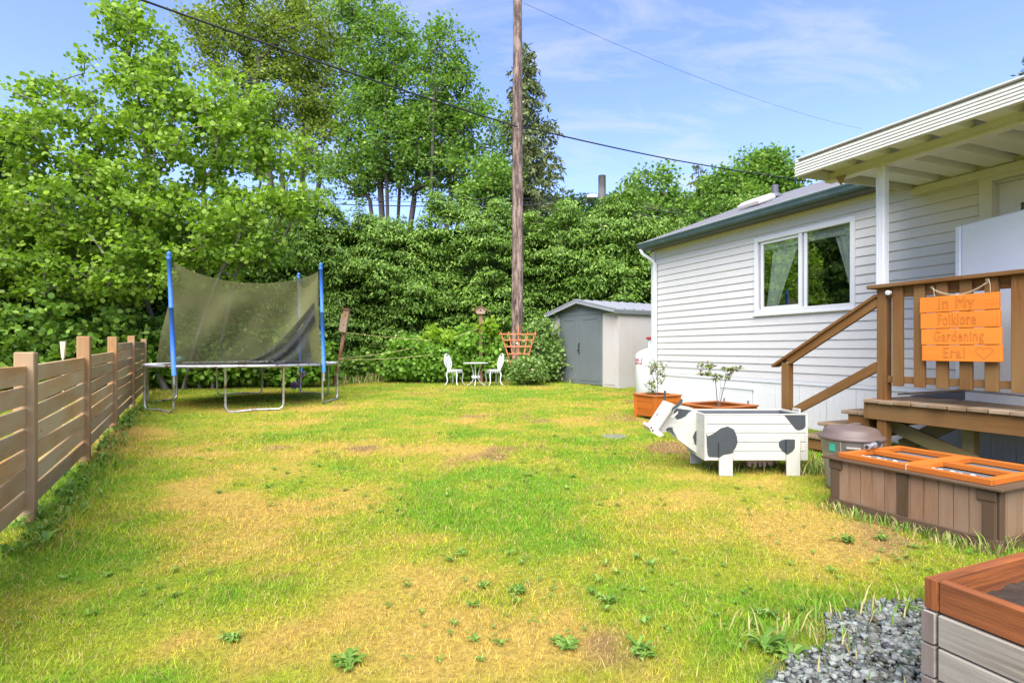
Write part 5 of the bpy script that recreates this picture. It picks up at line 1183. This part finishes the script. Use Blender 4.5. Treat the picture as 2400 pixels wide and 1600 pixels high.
# ------------------------------------------------------------------ trash can, cold frame, raised bed
def bin_():
    p = Vector(((1995-HX)/F*4.45, 4.45, .011)); t = thing('trash_can', 'taupe plastic trash can with mauve brown lid behind the cold frame', 'trash can', p)
    zl = .45
    MB().lathe([(.20, 0), (.215, .03), (.235, .28), (.245, .30), (.245, .33), (.252, .335), (.258, .41), (.268, .415), (.268, .435)], 36).build('bin_body', M['can'], t, True)
    bd = kids(t)[-1]
    for a in (-140, -100, -60): a = R(a); e = Vector((math.cos(a), math.sin(a), 0)); MB().bar(e*.257+Vector((0, 0, .335)), e*.272+Vector((0, 0, .425)), .02, .01, e).build('rib', M['can'], bd)
    a = R(-118); e = Vector((math.cos(a), math.sin(a), 0)); s = Vector((-e.y, e.x, 0)); MB().box(e*.268+Vector((0, 0, .38)), (.06, .016, .010), (s, e, Vector((0, 0, 1))), .005).build('handle', M['can'], bd)
    MB().lathe([(.268, .425), (.285, .43), (.29, .445), (.275, .462), (.245, .468), (.235, .505), (.20, .525), (.10, .54), (.01, .543)], 40).build('lid', M['lid'], t, True)
    ld = kids(t)[-1]; MB().box((.05, .05, .535), (.12, .03, .014), (Vector((.8, .6, 0)), Vector((-.6, .8, 0)), Vector((0, 0, 1))), .01).build('lid_grip', M['lid'], ld)
    a = R(-158); e = Vector((math.cos(a), math.sin(a), 0)); s = Vector((-e.y, e.x, 0)); MB().box(e*.2595+Vector((0, 0, .372)), (.03, .033, .003), (s, Vector((0, 0, 1)), e), .001).build('sticker', M['green'], bd)
    t.scale = (.84, .84, .96)
bin_()
def coldframe():
    cf = thing('cold_frame', 'brown painted plank garden box with orange framed lid', 'garden box', (2.335, 3.985, 0), HA+R(1.0)); L = .985; D = .70; z1 = .355
    MB().bb(-.012, L+.012, -.02, .0, .0, .075, .004).build('kick_board', M['brown2'], cf); MB().bb(L-.0, L+.02, .0, D, .0, .075, .004).build('kick_board', M['brown2'], cf); MB().bb(-.02, 0, 0, D, 0, .075).build('kick_board', M['brown2'], cf)
    n = 11; x = .05; w = (L-.1)/n; pm = MB().bb(.0015, w-.0015, -.006, .010, .07, z1-.0, .002).mesh('plank')
    for k in range(n): obj('plank', pm, M['brown'], cf, (x+k*w, 0, 0))
    n2 = 8; w2 = (D-.06)/n2; pm2 = MB().bb(-.010, .006, .0015, w2-.0015, .07, z1, .002).mesh('plank')
    for k in range(n2): obj('plank', pm2, M['brown'], cf, (L, .03+k*w2, 0)); obj('plank', pm2, M['brown'], cf, (.004, .03+k*w2, 0))
    MB().bb(0, L, D-.01, D, .07, z1).build('plank', M['brown'], cf)
    for x in (.0, L*.5-.028, L-.060): MB().bb(x, x+.062, -.02, -.006, .075, z1-.008 if x == L*.5-.028 else z1-.07, .003).build('trim_post', M['brown2'], cf)
    for x in (-.008, L-.085): MB().bb(x, x+.092, -.024, -.006, z1-.068, z1-.005, .003).build('trim_cap', M['brown2'], cf)
    MB().bb(L-.03, L+.004, -.006, .032, .07, z1-.001).build('trim_post', M['brown2'], cf)
    for y in (.0, .33, .64): MB().bb(L+.006, L+.02, y, y+.05, .075, z1-.01, .003).build('trim_post', M['brown2'], cf)
    for q in ((-.05, L+.05, -.05, .02), (-.05, L+.05, D-.05, D+.03)): MB().bb(*q, z1, z1+.016, .003).build('lip_board', M['brown2'], cf)
    for q in ((-.05, .03, .02, D-.05), (L-.03, L+.05, .02, D-.05)): MB().bb(*q, z1, z1+.016, .003).build('lip_board', M['brown2'], cf)
    zf = z1+.017; za, zb = zf, zf+.036; x0, x1, y0, y1 = .05, L-.02, -.005, D-.01; r = .045; xm = (x0+x1)/2
    li = MB(); lid = li.bb(x0, x1, y0, y0+r, za, zb).build('lid_frame', M['orange'], cf); MB().bb(x0, x1, y1-r, y1, za, zb).build('lid_frame', M['orange'], cf)
    for (a, b) in ((x0, x0+r), (x1-r, x1), (xm-r, xm), (xm+.003, xm+r)): MB().bb(a, b, y0+r, y1-r, za, zb).build('lid_frame', M['orange'], cf)
    ym = (y0+y1)/2
    for (a, b) in ((x0+r, xm-r), (xm+r, x1-r)): MB().bb(a, b, ym-.022, ym+.022, za+.002, zb).build('lid_crossbar', M['orange'], cf)
    MB().bb(x0+.02, x1-.02, y0+.02, y1-.02, z1+.006, z1+.012, .001).build('dark_sheet', M['liner'], cf)
    def wr(u, v, a, b, c, d): return (a+(b-a)*u, c+(d-c)*v, z1+.020+.008*math.sin(u*31+v*5)*math.sin(v*6+u*9))
    for (a, b) in ((x0+r, xm-r), (xm+r, x1-r)): MB().sheet(40, 6, lambda u, v: wr(u, v, a+.004, b-.004, y0+r+.03, y0+r+.17)).build('plastic_sheet', M['foil'], cf); MB().sheet(40, 6, lambda u, v: wr(u, v, a+.004, b-.12, ym+.04, ym+.16)).build('plastic_sheet', M['foil'], cf)
    MB().bb(xm+.0005, xm+.0025, y0-.002, y0+.03, za, zb+.0012, .0003).build('joint_gap', M['white'], cf)
    # spray nozzle on the lid
    nz = at(2042, 1043, 4.02); t = thing('hose_nozzle', 'silver and black hose nozzle lying on the corner of the cold frame lid', 'hose nozzle', nz+Vector((0, 0, -.01)), R(25))
    MB().tube([(-.05, 0, 0), (-.035, 0, .002)], .022, 12).tube([(-.035, 0, .002), (0, 0, .006)], .014, 10).tube([(0, 0, .006), (.045, 0, .012)], .019, 10).build('metal_body', M['galv'], t); MB().tube([(.045, 0, .012), (.085, 0, .018)], .021, 10).tube([(-.056, 0, 0), (-.051, 0, 0)], .012, 10).build('grip', M['black'], t)
coldframe()
def raisedbed():
    zt = .46; p = at(2168, 1348, 1.0); t_ = (H-zt)*F/(1348-HY); o = Vector(((2168-HX)/F*t_, t_, 0)); r = thing('raised_bed', 'raised garden bed of stacked boards with reddish stained top board', 'raised bed', o, HA)
    th = .036; bh = .10; L = 1.6; W = 1.3; nb = 5; z = zt
    for k in range(nb):
        z0 = max(z-bh, -.04) if k < nb-1 else -.05; m = M['redwood'] if k == 0 else M['greywood']; ins = 0 if k == 0 else -.006
        MB().bb(th+.001, L, ins, th+ins, z0+.003, z-.002, .004).build('front_board', m, r)
        MB().bb(0+ins, th+ins, ins, W, z0+.003, z-.002, .004).build('end_board', m, r)
        e = MB().bb(ins, th+ins-.002, ins-.003, ins, z0+.005, z-.004, .001).build('end_grain', M['redwood'] if k == 0 else M['endgrain'], r)
        MB().bb(th, L, W-th, W, z0+.003, z-.002, .004).build('back_board', m, r); z -= bh
    g = np.random.default_rng(9)
    MB().sheet(50, 50, lambda u, v: (th+u*(L-th), th+v*(W-2*th), zt-.085+.02*math.sin(u*7)*math.cos(v*6)+.012*g.random()+.02*max(0, u*1.2-.1))).build('soil', M['dirt'], r)
raisedbed()

# ------------------------------------------------------------------ small plants and stones in the lawn
def rosette(p, r, n, seed, lobes=True, rise=.4):
    g = np.random.default_rng(seed); V = []; Fs = []; T = []
    for k in range(n):
        a = 2*math.pi*k/n+g.normal()*.25; L = r*g.uniform(.35, 1.15); w = L*g.uniform(.11, .2); d = np.array([math.cos(a), math.sin(a), 0]); s = np.array([-d[1], d[0], 0]); up = rise*g.uniform(.3, 2.2); n0 = len(V); m = 5
        for i in range(m+1):
            u = i/m; c = d*L*u+np.array([0, 0, L*(up*u-.75*up*u*u)+.008]); ww = w*math.sin(math.pi*min(.08+u*.95, 1))*(1+.3*((i % 2)*2-1) if lobes else 1)
            V += [c-s*ww+np.array([0, 0, ww*.3]), c+s*ww+np.array([0, 0, ww*.3])]
        for i in range(m): Fs.append([n0+2*i, n0+2*i+1, n0+2*i+3, n0+2*i+2])
        T += [g.random()]*(2*(m+1))
    return np.array(V)+np.array(p), np.array(Fs), np.array(T)
def weeds():
    big = [(1825, 1530, .15, 'largest lobed weed at the left edge of the gravel'), (1795, 1440, .09, 'leafy weed just above the gravel left corner'), (1990, 1268, .10, 'spiky weed in the dry grass in front of the garden box'),
           (2065, 1262, .07, 'small weed right of the spiky weed by the garden box'), (810, 1560, .09, 'broad leaved weed at the bottom edge left of the middle'), (1500, 1530, .10, 'leafy weed at the bottom right of the lawn centre'),
           (1330, 1515, .08, 'rosette weed at the bottom middle of the lawn'), (1215, 1390, .08, 'rosette weed in the middle foreground'), (1430, 1410, .08, 'flat weed in the middle foreground right of centre'),
           (540, 1500, .07, 'small weed at the lower left of the lawn'), (1130, 1375, .06, 'tiny rosette weed left of the middle foreground'), (2130, 1430, .07, 'weed growing against the raised bed corner')]
    for i, (px, py, r, lb) in enumerate(big):
        p = G(px, py); g0 = np.random.default_rng(i); parts = [rosette((g0.uniform(-.3, .3)*r, g0.uniform(-.3, .3)*r, -.004), r*g0.uniform(.3, .65), 11, 100+i*7+q, True, .8) for q in range(7)]; n0 = 0; FF = []
        for (v_, f_, t_) in parts: FF.append(f_+n0); n0 += len(v_)
        V = np.concatenate([a[0] for a in parts]); Fs = np.concatenate(FF); T = np.concatenate([a[2] for a in parts]); o = obj('weed', np_mesh('weed', V, Fs, tint=T), M['weedleaf'], None, p); tag(o, lb, 'weed', 'leafy weeds in the lawn')
    g = np.random.default_rng(55); Vs, Fs_, Ts = [], [], []; n0 = 0; n = 0
    while n < 950:
        y = 1.9+g.random()**1.3*8; x = g.uniform(-1, .9)*y
        if gravel_mask(np.array([x]), np.array([y]))[0] or houseXY(x, y)[1] < 1.6 and y < 7: continue
        if vnoise(np.array([x]), np.array([y]), .8, 63)[0] < .45: continue
        V, F_, T = rosette((x, y, gz(0, y)), (.010+.030*g.random()**2.2)*(1+.06*y), int(g.integers(6, 12)), n, g.random() < .5, .6); Vs.append(V); Fs_.append(F_+n0); Ts.append(T); n0 += len(V); n += 1
    # taller leaves along the fence foot
    for k in range(260):
        u = g.random(); a, b = G(61, 1226), G(308, 956); p = a.lerp(b, u*1.1-.1)+Vector((.12+g.normal()*.10, g.normal()*.05, 0)); V, F_, T = rosette((p.x, p.y, gz(0, p.y)), g.uniform(.04, .09), 7, 900+k, False, 1.5); Vs.append(V); Fs_.append(F_+n0); Ts.append(T); n0 += len(V)
    o = obj('lawn_weeds', np_mesh('lawn_weeds', np.concatenate(Vs), np.concatenate(Fs_), tint=np.concatenate(Ts)), M['weedleaf']); tag(o, 'small clover and plantain leaves scattered through the lawn', 'weeds', kind='stuff')
    # long straws and tufts against the garden box, the cow and the shed
    P = []
    def tufts(a, b, n, h, sp):
        for _ in range(n): u = g.random(); p = a.lerp(b, u); P.append((p.x+g.normal()*sp, p.y+g.normal()*sp, h*g.uniform(.4, 1.3)))
    tufts(Vector((2.25, 3.97, 0)), Vector((2.66, 3.05, 0)), 420, .06, .04); tufts(Vector((2.66, 3.05, 0)), Vector((3.2, 3.3, 0)), 200, .09, .03); tufts(G(1870, 1110), G(1925, 1105), 160, .16, .07); tufts(G(1660, 1100), G(1880, 1095), 220, .07, .08)
    tufts(G(1290, 893), G(1480, 905), 320, .15, .10); tufts(G(800, 900), G(900, 893), 260, .22, .12); tufts(G(1180, 895), G(1290, 893), 200, .18, .1); tufts(G(1780, 1500), G(2150, 1420), 150, .08, .08); tufts(G(1800, 1480), G(2140, 1580), 70, .07, .12)
    tufts(G(900, 893), G(1060, 895), 240, .2, .1)
    P = np.array(P); n = len(P); x, y, h = P.T; z = gz(x, y); la = g.uniform(0, 6.28, n); lx, ly = np.cos(la)*h*g.uniform(.2, .9, n), np.sin(la)*h*g.uniform(.2, .9, n); w = .0022+.0006*y; dx = -np.sin(la)*w; dy = np.cos(la)*w
    V = np.stack([np.stack([x-dx, y-dy, z], 1), np.stack([x+dx, y+dy, z], 1), np.stack([x+dx*.7+lx*.45, y+dy*.7+ly*.45, z+h*.7], 1), np.stack([x-dx*.7+lx*.45, y-dy*.7+ly*.45, z+h*.7], 1), np.stack([x+lx, y+ly, z+h], 1)], 1)
    b = np.arange(n)[:, None]*5; Fq = np.concatenate([b+np.array([[0, 1, 2]]), b+np.array([[0, 2, 3]]), b+np.array([[3, 2, 4]])])
    k = g.random(n)[:, None]; c = np.where(k < .45, np.array([[.48, .40, .16]]), np.array([[.20, .34, .05]]))*g.uniform(.6, 1.2, (n, 1))
    tag(obj('long_grass', np_mesh('long_grass', V.reshape(-1, 3), Fq, col=np.repeat(c, 5, 0)), M['blade']), 'longer pale straws of grass along the foot of boxes, shed and hedge', 'grass', kind='stuff')
    s = G(1440, 1022); o = thing('stepping_stone', 'flat grey stone sunk in the lawn in front of the cow planter', 'stone', s); MB().lathe([(.17, -.03), (.17, .002), (.15, .010), (.02, .013)], 9).build('stone', M['stone'], o)
    # flowers
    def flower(name, label, p, h, rr, mat, group):
        r = thing(name, label, 'flower', p, 0, group); MB().tube([(0, 0, 0), (.01, 0, h*.5), (0, 0, h)], .004, 5).build('stem', M['weedleaf'], r)
        q = g.normal(size=(90, 3)); q /= np.linalg.norm(q, axis=1)[:, None]; q *= rr*.8; q[:, 2] += h; V, Fq, T = leaves(q, rr*.55, LEAFN, .2, 0, 5, (q-np.array([0, 0, h]))/rr); obj('blossom', np_mesh('blossom', V, Fq, tint=T), mat, r)
    for (px, py, Y, lb) in ((661, 862, 11.9, 'purple round flower head nearest the trampoline rim'), (707, 877, 12.3, 'purple round flower head beside the right rear trampoline leg'), (688, 903, 11.9, 'lower left purple flower head under the trampoline'), (700, 900, 12.2, 'lower right purple flower head under the trampoline')):
        p = at(px, py, Y); flower('allium_flower', lb, (p.x, Y, gz(0, Y)), p.z-gz(0, Y), .075, M['purple'], 'purple flowers under the trampoline')
    for (px, py, lb) in ((32, 1198, 'yellow dandelion in front of the nearest fence post'), (10, 1280, 'yellow dandelion at the left edge of the lawn'), (34, 1215, 'lower yellow dandelion by the nearest fence post'), (292, 950, 'yellow flower at the foot of the fourth fence post')):
        p = G(px, py+20); flower('dandelion', lb, p, .06, .018, M['yellowp'], 'yellow dandelions along the fence')
weeds()
print('objects', len(bpy.data.objects), 'tris', sum(len(m.loops)-2*len(m.polygons) for m in bpy.data.meshes if m.users))
